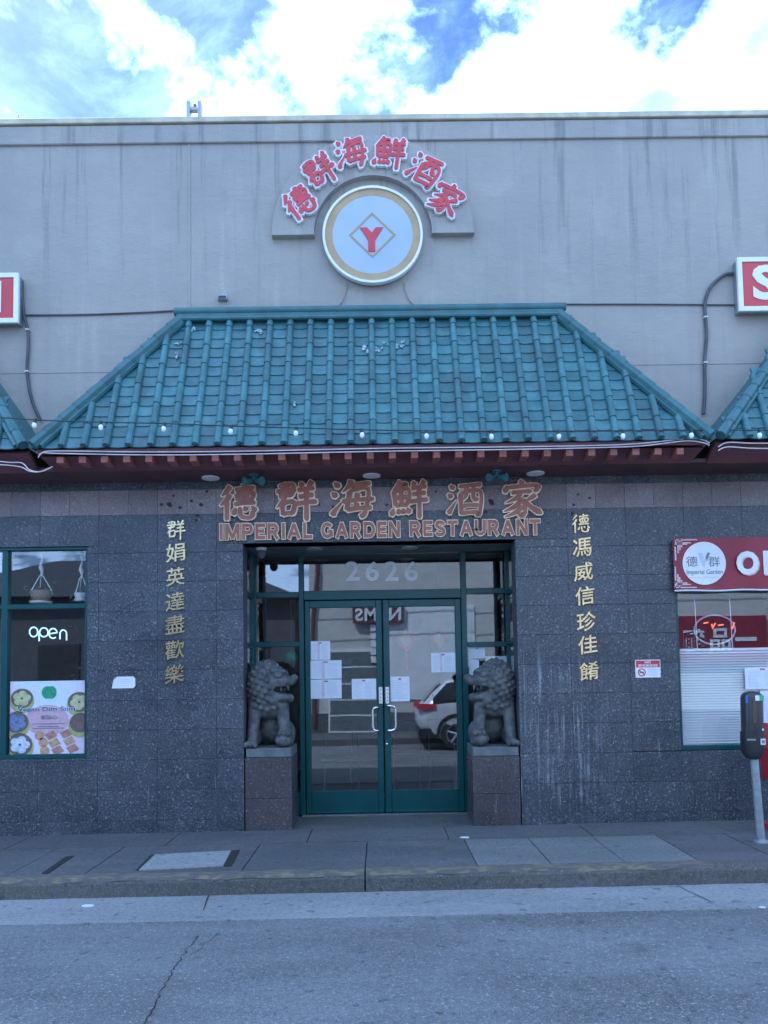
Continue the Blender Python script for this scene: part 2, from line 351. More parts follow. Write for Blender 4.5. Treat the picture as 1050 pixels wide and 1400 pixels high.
# ------------------------------------------------------------------ brush glyphs (stroke skeletons on a 0..100 grid) and lettering
PROF = {'h': [(0, .55), (.1, 1.0), (.5, .78), (.86, 1.08), (1, .5)], 'v': [(0, .6), (.08, 1.15), (.5, .92), (.9, 1.0), (1, .45)],
        'p': [(0, .6), (.12, 1.2), (.6, .85), (1, .12)], 'n': [(0, .35), (.5, .95), (.8, 1.4), (1, .12)],
        'd': [(0, .25), (.6, 1.35), (1, .5)], 'k': [(0, 1), (1, 1)], 'r': [(0, .4), (.2, 1.25), (1, .15)]}
GL = {
 '德': 'p 30 95 20 80 8 68|p 30 72 18 54 4 42|v 21 56 21 2|h 42 84 92 90|v 66 99 64 78|v 46 73 50 55|h 46 73 89 77 84 57|v 60 73 61 57|v 73 74 72 57|h 50 55 84 58|h 40 45 95 49|d 45 35 37 16|h 55 37 58 13 78 8 88 15 86 26|d 66 38 73 27|d 85 39 97 25',
 '群': 'h 8 86 43 91 38 62|h 2 73 50 78|h 8 61 40 65|p 28 97 24 62 2 32|v 16 43 18 13|h 16 43 45 47 41 15|h 18 16 42 18|d 60 97 66 85|p 90 99 84 92 77 84|h 54 76 95 82|h 56 59 93 64|h 48 41 101 47|v 75 80 75 -2',
 '海': 'd 9 93 21 81|d 3 67 15 56|r 3 8 11 22 27 43|p 48 99 44 85 28 68|h 45 84 93 90|v 45 71 37 22|h 45 71 87 76 79 15 67 7|h 26 44 101 50|h 37 23 95 28|d 58 66 65 54|d 56 41 63 30',
 '鮮': 'p 28 99 20 86 6 73|h 23 88 43 91 34 76|v 9 72 13 33|h 9 72 49 76 45 34|h 12 53 46 56|v 29 74 29 34|h 14 33 46 35|d 8 25 1 6|d 20 24 23 10|d 32 25 36 11|d 44 27 51 12|d 60 97 66 86|p 92 99 86 92 79 85|h 56 78 97 83|h 58 62 95 66|h 52 43 101 48|v 77 80 77 -2',
 '酒': 'd 9 91 21 79|d 3 65 15 54|r 3 6 12 21 27 45|h 34 86 97 92|v 38 67 40 3|h 38 67 93 72 90 5 81 10|p 56 88 54 62 45 46|h 74 89 74 57 78 48 88 50|h 44 29 88 31|h 41 8 88 10',
 '家': 'd 47 101 55 88|d 12 86 7 65|h 12 80 93 86 84 67|h 24 65 77 69|p 50 67 36 50 8 37|h 34 53 55 42 59 14 51 0 41 7|p 47 40 28 24 3 13|p 52 27 34 10 5 -3|p 87 59 73 49 60 42|n 58 47 74 25 103 5'}
def _arc(cx_, cy_, rx, ry, a0, a1, n=9):
    return ' '.join('%.1f %.1f' % (cx_ + rx * math.cos(math.radians(a0 + (a1 - a0) * i / n)), cy_ + ry * math.sin(math.radians(a0 + (a1 - a0) * i / n))) for i in range(n + 1))
_bowl = 'k 12 0 12 100|k 12 88 26 88 42 88 ' + _arc(46, 66, 22, 22, 80, -80) + ' 42 44 26 44 12 44'
BLOCK = {'I': (24, 'k 12 0 12 100'), 'M': (106, 'k 12 0 12 100|k 94 0 94 100|k 16 94 53 8|k 90 94 53 8'), 'P': (80, _bowl), 'R': (88, _bowl + '|k 44 46 74 0'),
 'E': (72, 'k 12 0 12 100|k 12 88 72 88|k 12 51 66 51|k 12 12 72 12'), 'A': (98, 'k 12 1 49 94|k 86 1 49 94|k 26 32 72 32'), 'L': (68, 'k 12 0 12 100|k 12 12 68 12'),
 'G': (94, 'k ' + _arc(48, 50, 36, 38, 38, 332, 16) + '|k 52 42 90 42|k 80 44 80 10'), 'D': (90, 'k 12 0 12 100|k 12 88 26 88 38 88 ' + _arc(42, 50, 36, 38, 80, -80, 12) + ' 38 12 26 12 12 12'),
 'N': (88, 'k 12 0 12 100|k 76 0 76 100|k 16 93 72 7'), 'S': (82, 'k 71 70 64 83 44 89 24 86 15 74 20 62 38 54 56 47 68 38 69 24 60 13 42 10 24 13 12 28'), 'T': (80, 'k 0 88 80 88|k 40 0 40 88'),
 'U': (86, 'k 12 100 12 60 12 40 ' + _arc(43, 38, 31, 27, 180, 360, 8) + ' 74 60 74 100')}
for _c, (_w, _g) in BLOCK.items(): GL[_c] = _g
def lerp_prof(pr, t):
    for (a, x), (b, y) in zip(pr, pr[1:]):
        if t <= b: return x + (y - x) * (t - a) / (b - a)
    return pr[-1][1]
def brush(mb, ch, fit, y0, y1, w=11.0, grow=0.0, rot=0.0, step=0.0004):
    """strokes of ch as raised solid bars; fit = (x0,z0,x1,z1); rot turns about the middle"""
    x0, z0, x1, z1 = fit; cx_, cz_ = (x0 + x1) / 2, (z0 + z1) / 2; k = (z1 - z0) / 100; ca, sa = math.cos(rot), math.sin(rot)
    for si, st in enumerate(GL[ch].split('|')):
        q = st.split(); ty = q[0]; n = [float(a) for a in q[1:]]
        pts = [Vector((n[i], n[i + 1], 0)) for i in range(0, len(n), 2)]
        if len(pts) == 2: pts = [pts[0], (pts[0] + pts[1]) / 2 + Vector((0, 1.2 if ty == 'h' else 0, 0)), pts[1]]
        if grow:
            pts[0] = pts[0] + (pts[0] - pts[1]).normalized() * grow; pts[-1] = pts[-1] + (pts[-1] - pts[-2]).normalized() * grow
        c = bez(pts, 5); m = len(c); vs = []
        dy = si * step
        for i, p in enumerate(c):
            t = (c[min(i + 1, m - 1)] - c[max(i - 1, 0)]).normalized(); nn = Vector((-t.y, t.x, 0))
            hw = w * lerp_prof(PROF[ty], i / (m - 1)) / 2 + grow
            for sgn in (1, -1):
                g = p + nn * hw * sgn
                lx = x0 + (x1 - x0) * g.x / 100 - cx_; lz = z0 + k * g.y - cz_
                X, Z = cx_ + lx * ca - lz * sa, cz_ + lx * sa + lz * ca
                vs += [(X, y0 - dy, Z), (X, y1 - dy * .5, Z)]
        fs = [(0, 2, 3, 1), (4 * m - 4, 4 * m - 3, 4 * m - 1, 4 * m - 2)]
        for i in range(m - 1):
            a = 4 * i; b = a + 4
            fs += [(a, b, b + 2, a + 2), (a, a + 1, b + 1, b), (a + 2, b + 2, b + 3, a + 3), (a + 1, a + 3, b + 3, b + 1)]
        mb.add(vs, fs)
    return mb
def text_raw(s, offset=0.0, extrude=0.01, res=3):
    c = bpy.data.curves.new('lettering', 'FONT'); c.body = s; c.size = 1.0; c.offset = offset; c.extrude = extrude; c.resolution_u = res
    o = bpy.data.objects.new('lettering', c); COL.objects.link(o)
    me = bpy.data.meshes.new_from_object(o.evaluated_get(bpy.context.evaluated_depsgraph_get()))
    vs = [tuple(v.co) for v in me.vertices]; fs = [tuple(p.vertices) for p in me.polygons]
    bpy.data.objects.remove(o); bpy.data.curves.remove(c); bpy.data.meshes.remove(me); return vs, fs
def text(mb, s, fit, yf, depth=0.004, offset=0.0, shear=0.0, face=-1, res=3, grow=0.0):
    """lettering fitted to (x0,z0,x1,z1) standing on plane yf; face=-1 looks to -Y, +1 looks to +Y (reads from +X)"""
    vs0, _ = text_raw(s, 0.0 if grow else offset, 0.01, res); vs, fs = (text_raw(s, offset + grow, 0.01, res) if grow else (vs0, _))
    base, _2 = (text_raw(s, offset, 0.01, res) if grow else (vs0, None))
    sh = lambda v: (v[0], v[1] + shear * v[0], v[2])
    base = [sh(v) for v in base]; vs = [sh(v) for v in vs]
    ax, bx_ = min(v[0] for v in base), max(v[0] for v in base); ay, by = min(v[1] for v in base), max(v[1] for v in base)
    x0, z0, x1, z1 = fit
    out = []
    for v in vs:
        u = (v[0] - ax) / (bx_ - ax); w = (v[1] - ay) / (by - ay); d = (v[2] + 0.01) / 0.02
        X = x0 + (x1 - x0) * u if face < 0 else x1 - (x1 - x0) * u
        out.append((X, yf + face * depth * d, z0 + (z1 - z0) * w))
    return mb.add(out, fs)
def pack(word, fit, gap=0.06):
    """letters of a word with their own widths inside fit -> [(letter, fit)]"""
    ws = []
    for ch in word:
        if ch == ' ': ws.append(0.28); continue
        v, _ = text_raw(ch, 0.045, 0.01, 2); ws.append(max(a[0] for a in v) - min(a[0] for a in v))
    tot = sum(ws) + gap * (len(word) - 1); x0, z0, x1, z1 = fit; k = (x1 - x0) / tot; x = x0; out = []
    for ch, w in zip(word, ws):
        if ch != ' ': out.append((ch, (x, z0, x + w * k, z1)))
        x += (w + gap) * k
    return out
def cut(rect, holes, eps=1e-4):
    """rect minus axis-aligned holes -> rects"""
    todo = [rect]
    for hx0, hz0, hx1, hz1 in holes:
        nxt = []
        for x0, z0, x1, z1 in todo:
            if hx0 >= x1 - eps or hx1 <= x0 + eps or hz0 >= z1 - eps or hz1 <= z0 + eps: nxt.append((x0, z0, x1, z1)); continue
            if hz0 > z0 + eps: nxt.append((x0, z0, x1, hz0))
            if hz1 < z1 - eps: nxt.append((x0, hz1, x1, z1))
            a, b = max(z0, hz0), min(z1, hz1)
            if hx0 > x0 + eps: nxt.append((x0, a, hx0, b))
            if hx1 < x1 - eps: nxt.append((hx1, a, x1, b))
        todo = nxt
    return [r for r in todo if r[2] - r[0] > 0.012 and r[3] - r[1] > 0.012]
def surface_nets(fn, lo, hi, h):
    ax = [np.arange(lo[i], hi[i] + h, h) for i in range(3)]
    X, Y, Z = np.meshgrid(*ax, indexing='ij'); V = fn(X, Y, Z); n = np.array(V.shape) - 1
    acc = np.zeros(tuple(n) + (3,)); cnt = np.zeros(tuple(n))
    cor = [(i, j, k) for i in (0, 1) for j in (0, 1) for k in (0, 1)]
    sl_ = lambda c: V[c[0]:c[0] + n[0], c[1]:c[1] + n[1], c[2]:c[2] + n[2]]
    for a in cor:
        for d in range(3):
            if a[d]: continue
            b = list(a); b[d] = 1; va, vb = sl_(a), sl_(b); mk = (va < 0) != (vb < 0)
            t = np.where(mk, va / np.where(mk, va - vb, 1), 0)
            for c in range(3): acc[..., c] += mk * (a[c] + (t if c == d else 0))
            cnt += mk
    act = cnt > 0; idx = -np.ones(tuple(n), int); idx[act] = np.arange(act.sum())
    ijk = np.argwhere(act); vs = np.array(lo) + h * (ijk + acc[act] / cnt[act][:, None])
    fs = []
    for d in range(3):
        s0 = [slice(1, n[i]) for i in range(3)]; s0[d] = slice(0, n[d]); s1 = list(s0); s1[d] = slice(1, n[d] + 1)
        A, B = V[tuple(s0)] < 0, V[tuple(s1)] < 0; e = np.argwhere(A != B)
        off = np.array([s0[i].start for i in range(3)]); e = e + off; u, w = [i for i in range(3) if i != d]
        q = []
        for du, dw in ((-1, -1), (0, -1), (0, 0), (-1, 0)):
            c = e.copy(); c[:, u] += du; c[:, w] += dw; q.append(idx[c[:, 0], c[:, 1], c[:, 2]])
        fs += np.stack(q, 1).tolist()
    return vs.tolist(), fs

# ================================================================== SETTING: ground, road, pavement
o = MB().slab([(-600, -600), (600, -600), (600, 600), (-600, 600)], -0.6, -0.5).build('ground', M['earth']); tag(o, kind='structure')
KY0, KY1, GY = -1.62, -1.77, -2.42                      # back and front of kerb, outer edge of gutter
RZ = -0.15
o = MB().slab([(-60, -9.4), (60, -9.4), (60, GY), (-60, GY)], lambda x: gz(x) + RZ - 0.25, lambda x: gz(x) + RZ).build('road', M['road']); tag(o, kind='structure'); road = o
def ribbon(pts, w, zf, name, mat, parent, seed=1):
    r = random.Random(seed); m = MB(); vs = []
    for i, (x, y) in enumerate(pts):
        ww = w * (0.5 + r.random()); vs += [(x - ww, y, zf(x)), (x + ww, y, zf(x))]
    m.add(vs, [(2 * i, 2 * i + 1, 2 * i + 3, 2 * i + 2) for i in range(len(pts) - 1)]); return m.build(name, mat, parent)
def crackline(pix, n, jit, seed):
    r = random.Random(seed); out = []
    for (a, b) in zip(pix, pix[1:]):
        for i in range(n):
            t = i / n; out.append((a[0] + (b[0] - a[0]) * t + r.uniform(-jit, jit), a[1] + (b[1] - a[1]) * t))
    out.append(pix[-1]); return [G(p[0], p[1], gz(0) + RZ) for p in out]
for sd, pix, w in ((3, [(272, 1278), (240, 1318), (222, 1352), (190, 1410)], 0.0028), (5, [(300, 1272), (262, 1306), (245, 1316)], 0.0012), (9, [(905, 1352), (925, 1376), (948, 1408)], 0.001)):
    ribbon(crackline(pix, 12, 3.0, sd), w, lambda x: gz(x) + RZ + 0.004, 'crack', M['crack'], road, sd)
gut = MB().slab([(-60, GY), (60, GY), (60, KY1), (-60, KY1)], lambda x: gz(x) + RZ - 0.25, lambda x: gz(x) + RZ + 0.006).build('gutter', M['gut']); tag(gut, kind='structure')
ribbon([G(912, 1206, -.13), G(940, 1222, -.13), G(972, 1237, -.13)], 0.005, lambda x: gz(x) + RZ + 0.010, 'crack', M['crack'], gut, 4)
ribbon([G(295, 1210, -.13), G(284, 1228, -.13), G(278, 1246, -.13)], 0.004, lambda x: gz(x) + RZ + 0.010, 'crack', M['crack'], gut, 8)
kerb = bpy.data.objects.new('kerb', None); COL.objects.link(kerb); WPOS['kerb'] = Vector((0, 0, 0)); tag(kerb, kind='structure')
kj = [-60, -7.2, -3.9, G(500, 1185)[0], 3.55, 7.5, 60]
for a, b in zip(kj, kj[1:]):
    a += 0.006; b -= 0.006; vs = []
    nseg = max(2, int(min(b - a, 8) / 0.12)); rr = random.Random(int(a * 10)); m = MB()
    for i in range(nseg + 1):
        x = a + (b - a) * i / nseg; w1, w2 = rr.uniform(-.006, .006), rr.uniform(-.005, .004)
        for y, z in ((KY1 - 0.03, RZ - 0.1), (KY1 - 0.022 + w1, RZ + 0.01), (KY1 - 0.004 + w1, -0.045), (KY1 + 0.025 + w1, -0.008 + w2), (KY1 + 0.06, 0.001 + w2 * .4), (KY0 - 0.002, 0.002), (KY0 - 0.002, RZ - 0.1)):
            vs.append((x, y, gz(x) + z))
    k = 7
    m.add(vs, [(i * k + j, i * k + j + 1, (i + 1) * k + j + 1, (i + 1) * k + j) for i in range(nseg) for j in range(k - 1)] + [tuple(range(k - 1, -1, -1)), tuple(range(nseg * k, nseg * k + k))])
    ks = m.build('kerb_stone', M['kerb'], kerb)
    if a > -7.3 and b < 7.6:
        m = MB(); vs = []
        xe = min(b, 2.62)
        for i in range(nseg + 1):
            x = a + (xe - a) * i / nseg
            e0, e1 = rr.uniform(-.004, .012), rr.uniform(-.03, .03)
            vs += [(x, KY1 + 0.004 + e0, gz(x) - 0.030 + e0), (x, KY1 + 0.022, gz(x) + 0.002), (x, KY1 + 0.058, gz(x) + 0.0065), (x, KY1 + 0.115 + e1, gz(x) + 0.0075)]
        if xe > a: m.add(vs, [(4 * i + j, 4 * i + 4 + j, 4 * i + 5 + j, 4 * i + 1 + j) for i in range(nseg) for j in range(3)]).build('worn_paint_strip', M['kpaint'], ks)
walk = MB().slab([(-60, KY0), (60, KY0), (60, 0.9), (-60, 0.9)], lambda x: gz(x) - 0.4, lambda x: gz(x) - 0.022).build('pavement', M['joint']); tag(walk, kind='structure')
fj = [-6.2, -5.4, -4.6, -3.8, -3.05, -2.42, -1.15, -0.15, 0.76, 1.36, 1.96, 2.56, 3.2, 4.0, 4.8, 5.6, 6.4]
bj = [-6.2, -5.0, -3.55, -2.05, -0.72, 0.62, 1.98, 3.3, 4.6, 6.4]
YM = -0.62
def slab_piece(x0, x1, y0, y1, mat, g=0.005, dz=0.0):
    tl = rnd.uniform(-.002, .002)
    return MB().slab([(x0 + g, y0 + g), (x1 - g, y0 + g), (x1 - g, y1 - g), (x0 + g, y1 - g)], lambda x: gz(x) - 0.06, lambda x: gz(x) + dz + tl).build('paving_slab', mat, walk)
for a, b in zip(fj, fj[1:]): slab_piece(a, b, KY0, YM, M['walk2'] if 0.7 < a < 2.0 else M['walk'])
for a, b in zip(bj, bj[1:]): slab_piece(a, b, YM, -0.004, M['walk'], dz=0.001)
slab_piece(-1.36, 1.31, 0.0, 0.78, M['walk'], dz=0.002)
for a, b in ((-60, -6.2), (6.4, 60)): slab_piece(a, b, KY0, -0.004, M['walk'])
def gpoly(pix, h=0.02): return [G(x, y, h) for x, y in pix]
uc = thing('utility_cover', (-1.75, -1.3, gz(-1.75)), 'pale concrete utility box lid set in the pavement near the kerb', 'utility cover')
MB().slab(gpoly([(190, 1189), (305, 1184), (316, 1163), (212, 1168)]), lambda x: gz(x) - 0.03, lambda x: gz(x) + 0.007).build('lid', asphalt('lid_concrete', (0.24, 0.24, 0.235), (0.29, 0.29, 0.285), 0.2, 0.2), uc)
MB().slab(gpoly([(306, 1184), (316, 1184), (328, 1162), (317, 1163)]), lambda x: gz(x) - 0.03, lambda x: gz(x) + 0.006).build('asphalt_joint', M['patch'], uc)
MB().slab(gpoly([(186, 1189), (190, 1189), (212, 1168), (206, 1168)]), lambda x: gz(x) - 0.03, lambda x: gz(x) + 0.006).build('asphalt_joint', M['patch'], uc)
o = MB().slab(gpoly([(57, 1193), (66, 1193), (101, 1169), (90, 1170)]), lambda x: gz(x) - 0.03, lambda x: gz(x) + 0.006).build('asphalt_strip', M['patch'], walk)
# bits of litter in the gutter and on the pavement
for i, (px, py, sz, lab) in enumerate(((120, 1237, .045, 'torn white paper scrap lying in the gutter at the left'), (636, 1146, .05, 'small white card on the pavement before the right lion'),
        (958, 1203, .035, 'crumpled white wrapper in the gutter at the foot of the kerb'), (292, 1216, .02, 'white pebble of litter at the kerb foot below the utility lid'), (1043, 1244, .025, 'white cup lid on the asphalt at the right edge'))):
    hz = gz(0) + (RZ + .008 if py > 1190 else 0.004); x, y = G(px, py, hz); m = MB(); r = random.Random(i)
    pl = [(x + sz * (.7 + .5 * r.random()) * math.cos(a), y + .6 * sz * (.7 + .5 * r.random()) * math.sin(a)) for a in [k * math.pi / 3 for k in range(6)]]
    m.slab(pl, hz + gz(x) - gz(0), hz + gz(x) - gz(0) + 0.008); tag(m.build('litter', M['paper']), lab, 'litter', 'scraps of litter')
gm = MB(); r = random.Random(11)
for i in range(260):
    x = -3.95 + 0.62 * r.random(); y = KY0 + r.uniform(-.02, .05); a = r.random() * 6.3; h = r.uniform(.015, .045)
    gm.add([(x - .005, y, gz(x)), (x + .005, y, gz(x)), (x + .03 * math.cos(a), y + .03 * math.sin(a), gz(x) + h)], [(0, 1, 2)])
tag(gm.build('grass_tuft', M['leaf']), 'low green weeds along the back of the kerb at the left', 'weeds', kind='stuff')

# ================================================================== RESTAURANT BUILDING
B = thing('restaurant_building', (0, 0, 0), 'grey stucco restaurant with green tiled canopy, dark granite base and glass double doors', 'building')
ZT = 7.56; XW = 7.0
door_o = (P(333, 940, 0)[0], -0.1, P(709, 930, 0)[0], P(520, 740, 0)[1])
lw = R(-170, 749, 119, 1039, 0); rw = R(925, 806, 1200, 1026, 0)
lw = (-5.3, lw[1], lw[2], lw[3]); rw = (P(927, 915, 0)[0], P(935, 1026, 0)[1], 5.3, P(925, 806, 0)[1])
holes = [door_o, lw, rw]
ZP0, ZP1 = P(60, 706, 0)[1], P(60, 672, 0)[1]; ZS = P(525, 655, 0)[1]
m = MB()
for r_ in cut((-XW, -0.3, XW, ZS + 0.3), holes): m.box(r_[0], r_[2], 0.03, 0.25, r_[1], r_[3])
m.build('base_wall', M['joint'], B)
m = MB().box(-XW, XW, 0.0, 0.3, ZS + 0.004, ZT); m.build('upper_wall', M['stucco'], B)
MB().box(-XW, XW, 0.3, 11.7, ZT - 0.6, ZT - 0.4).build('flat_roof', M['joint'], B)
for sx_ in (-1, 1): MB().box(*(sorted((sx_ * XW, sx_ * (XW - .3)))), 0.3, 12, -0.3, ZT - 0.01).build('side_wall', M['stucco'], B)
MB().box(-XW + .3, XW - .3, 11.7, 12, -0.3, ZT - 0.02).build('rear_wall', M['stucco'], B)
zb = P(525, 194, 0)[1]
MB().box(-XW - .02, XW + .02, -0.028, 0.0, zb, ZT - 0.06, 0.008).build('parapet_band', M['stucco'], B)
MB().box(-XW - .03, XW + .03, -0.05, 0.34, ZT - 0.05, ZT + 0.012, 0.006).build('parapet_cap', M['cap'], B)
# stucco panel joint
MB().box(P(259, 300, 0)[0] - .012, P(259, 300, 0)[0] + .012, -0.007, 0.0, ZS + .4, zb).build('wall_seam', M['stucco'], B)
MB().box(-XW, XW, -0.005, 0.0, P(1000, 497, 0)[1] - .004, P(1000, 497, 0)[1] + .004).build('wall_seam', M['stucco'], B)
# granite tiles: 0.61 x 0.305, pink row above
zr = [-0.02, 0.14, 0.445, 0.75, 1.055, 1.36, 1.665, 1.97, 2.275, 2.58, 2.885, ZP0]
cache = {}
def stone(x0, z0, x1, z1, mat, key, g=0.0007):
    w, h = round(x1 - x0 - 2 * g, 4), round(z1 - z0 - 2 * g, 4)
    if (w, h, key) not in cache: cache[(w, h, key)] = MB().box(0, w, -0.002, 0.03, 0, h, 0.002).mesh('granite_tile', mat)
    inst('granite_tile', cache[(w, h, key)], (x0 + g, rnd.uniform(-.0012, .0008), z0 + g), B)
x_first = door_o[2] + 0.0 - 0.61 * 11
xs = [-5.49 + 0.61 * i + 0.14 for i in range(18)]
for z0, z1 in zip(zr, zr[1:]):
    for x0, x1 in zip(xs, xs[1:]):
        for r_ in cut((x0, z0, x1, z1), holes): stone(*r_, M['granite'], 'g')
xp = [-5.35 + 0.305 * i for i in range(35)]
for x0, x1 in zip(xp, xp[1:]): stone(x0, ZP0, x1, ZP1, M['pink'], 'p')
for x0, x1 in zip(xs, xs[1:]): stone(x0, ZP1, x1, ZS + 0.03, M['granite'], 'g')
for a, b in ((-XW, -5.35), (5.02, XW)):
    for r_ in cut((a, -.02, b, ZS + .03), holes): stone(*r_, M['granite'], 'g')
# old fixing holes and rust stains in the pink row
for px, py, rr_ in ((232, 690, 5), (246, 694, 3), (221, 690, 3), (237, 678, 2.2), (262, 685, 3), (275, 690, 3.2), (270, 705, 3), (283, 672, 2.5), (500, 670, 4), (529, 690, 2.5), (540, 672, 2.2), (596, 672, 2.5), (642, 668, 4), (672, 686, 6),
        (664, 700, 2.5), (732, 676, 3), (730, 690, 2.5), (784, 690, 2.6), (790, 676, 2.2), (806, 681, 2.5), (782, 702, 2.6), (797, 703, 2.5), (268, 712, 2.5), (798, 726, 2.2), (750, 715, 2), (436, 690, 2.2), (455, 693, 2.5), (520, 700, 2)):
    x, z = P(px, py, 0); r = random.Random(px); s_ = rr_ / 132 * .8
    MB().prism([(x + s_ * (.6 + .7 * r.random()) * math.cos(a), z + s_ * (.6 + .7 * r.random()) * math.sin(a)) for a in [k * math.pi / 4 for k in range(8)]], -0.0052, -0.001).build('fixing_hole', M['rust'], B)
# door recess: ceiling, back transom bulkhead
DX0, DX1, DZ = door_o[0], door_o[2], door_o[3]; YB = 0.80
MB().box(DX0 - .02, DX1 + .02, 0.032, YB + .3, DZ, DZ + 0.1).build('recess_ceiling', M['plinth'], B)
# interior shell
MB().box(-6.6, 6.6, 0.26, 8, -0.06, -0.01).build('interior_floor', M['rfloor'], B)
MB().box(-6.6, 6.6, 0.26, 8, 3.32, 3.4).build('interior_ceiling', M['room'], B)
MB().box(-6.6, 6.6, 5.2, 5.3, 0, 3.3).build('interior_wall', M['room'], B)
for x in (-2.75, 2.6): MB().box(x, x + .1, 0.9, 5.2, 0, 3.3).build('interior_partition', M['room'], B)

# ------------------------------------------------------------------ tiled canopies
E_Y, T_Y = -0.74, -0.10
EZ = P(525, 606, E_Y)[1]; TZ = P(525, 436, T_Y)[1]
SL = math.hypot(T_Y - E_Y, TZ - EZ); ANG = math.atan2(TZ - EZ, T_Y - E_Y)
def rp(x, v, n=0.0):
    """point on the roof plane: x, v along slope 0..1, n above the plane"""
    return (x, E_Y + (T_Y - E_Y) * v - n * math.sin(ANG), EZ + (TZ - EZ) * v + n * math.cos(ANG))
SP = 0.2105; XB0 = P(260, 445, T_Y)[0]; ROWS = 13; RH = SL / ROWS
pan = MB(); nn_ = 8
for k in range(nn_ + 1):
    u = k / nn_; x = (u - .5) * (SP - 0.012); dip = -0.009 * (1 - (2 * u - 1) ** 2); low = -0.008 * (1 - (2 * u - 1) ** 2)
    pan.v += [(x, low - .006, dip + .021), (x, RH + .012, dip + .010), (x, low - .006, dip + .006), (x, RH + .012, dip - .006)]
for k in range(nn_):
    a = 4 * k; b = a + 4; pan.f += [(a, b, b + 1, a + 1), (a, a + 2, b + 2, b), (a + 2, a + 3, b + 3, b + 2)]
pan_me = pan.mesh('pan_tile', M['tile'], smooth=True)
BL = 2 * RH; bar = MB(); nb = 8
for (yy, rr_, zz_) in ((-.006, .0, .02), (-.006, .0365, .024), (.02, .037, .024), (BL + .01, .0335, .019)):
    for k in range(nb + 1):
        a = math.pi * k / nb; bar.v.append((rr_ * math.cos(a), yy, zz_ + rr_ * 1.15 * math.sin(a)))
for i in range(3):
    for k in range(nb): a = i * (nb + 1) + k; bar.f.append((a, a + 1, a + nb + 2, a + nb + 1))
bar_me = bar.mesh('barrel_tile', M['tile'], smooth=True)
def canopy(xl, xr, tl, tr, c0, c1, label, full):
    """trapezoid roof with eave xl..xr and top tl..tr"""
    dk = MB().add([rp(xl, 0), rp(xr, 0), rp(tr, 1), rp(tl, 1), (xl, 0, EZ), (xr, 0, EZ), (tr, 0, TZ), (tl, 0, TZ)],
        [(0, 1, 2, 3), (0, 3, 7, 4), (1, 5, 6, 2), (3, 2, 6, 7)]).build('tiled_canopy', M['trim'], B)
    if label: dk['label'] = label
    eL = lambda v: xl + (tl - xl) * v; eR = lambda v: xr + (tr - xr) * v
    for i in range(c0, c1 + 1):
        xb = XB0 + SP * i
        for r_ in range(ROWS):
            v = r_ / ROWS; xm = xb + SP / 2
            if eL(v) + .02 < xm - .02 and xm + .02 < eR(v) - .02:
                inst('pan_tile', pan_me, rp(xm, v, rnd.uniform(0, .002)), dk, (ANG, 0, rnd.uniform(-.006, .006)))
            if r_ % 2 == 0 and eL(v + 1 / ROWS) + .03 < xb < eR(v + 1 / ROWS) - .03:
                inst('barrel_tile', bar_me, rp(xb, v, .001), dk, (ANG, 0, rnd.uniform(-.008, .008)), (1, 1 if r_ < ROWS - 1 else .5, 1))
    # hip trims: stacked rolls following the slanted edges
    for s_, (a, b) in ((1, (xl, tl)), (-1, (xr, tr))):
        if abs(a) > 4.6: continue
        n = 11
        for q in range(n):
            v0, v1 = q / n, (q + 1.04) / n; A = Vector(rp(a + (b - a) * v0 + s_ * .03, v0, .045)); C = Vector(rp(a + (b - a) * v1 + s_ * .03, v1, .045))
            MB().tube([A, A + (C - A) * .08, C], [.052, .056, .048], 8).build('hip_tile', M['trim'], dk, True)
        A = Vector(rp(a + s_ * .10, 0.0, .03)); C = Vector(rp(b + s_ * .06, .985, .03)); MB().tube([A, C], .03, 6).build('hip_roll', M['trim'], dk, True)
    return dk
eaveL, eaveR = P(43, 604, E_Y)[0], P(974, 598, E_Y)[0]; topL, topR = P(246, 434, T_Y)[0], P(766, 428, T_Y)[0]
main_roof = canopy(eaveL, eaveR, topL, topR, -6, 25, 'central green glazed tile canopy with sloping hips over the doors', True)
# ridge: flat band with rolled cap against the wall
MB().box(topL - .03, topR + .03, T_Y - 0.055, -0.002, TZ - 0.02, TZ + 0.075, 0.01).build('ridge_band', M['trim'], main_roof)
MB().tube([(topL - .05, T_Y - .03, TZ + .09), (topR + .05, T_Y - .03, TZ + .09)], .042, 10).build('ridge_roll', M['trim'], main_roof, True)
MB().tube([(topL - .02, T_Y - .07, TZ - .005), (topR + .02, T_Y - .07, TZ - .005)], .022, 8).build('ridge_roll', M['trim'], main_roof, True)
wl = topL - eaveL
nl = canopy(-XW, eaveL - .03, -XW, eaveL - .03 - 1.05, -13, -7, 'neighbouring green canopy at the left edge', False)
nr = canopy(eaveR + .03, XW, eaveR + .03 + 1.25, XW, 24, 30, 'neighbouring green canopy at the right edge', False)
for dk, a, b in ((nl, -XW, -4.7), (nr, 4.5, XW)):
    m = MB(); x = a + .1
    while x < b: m.tube([rp(x, 0, .02), rp(x, 1, .02)], .034, 6); x += SP
    tag(m.build('barrel_tile_rows', M['tile'], dk, True), kind='stuff')
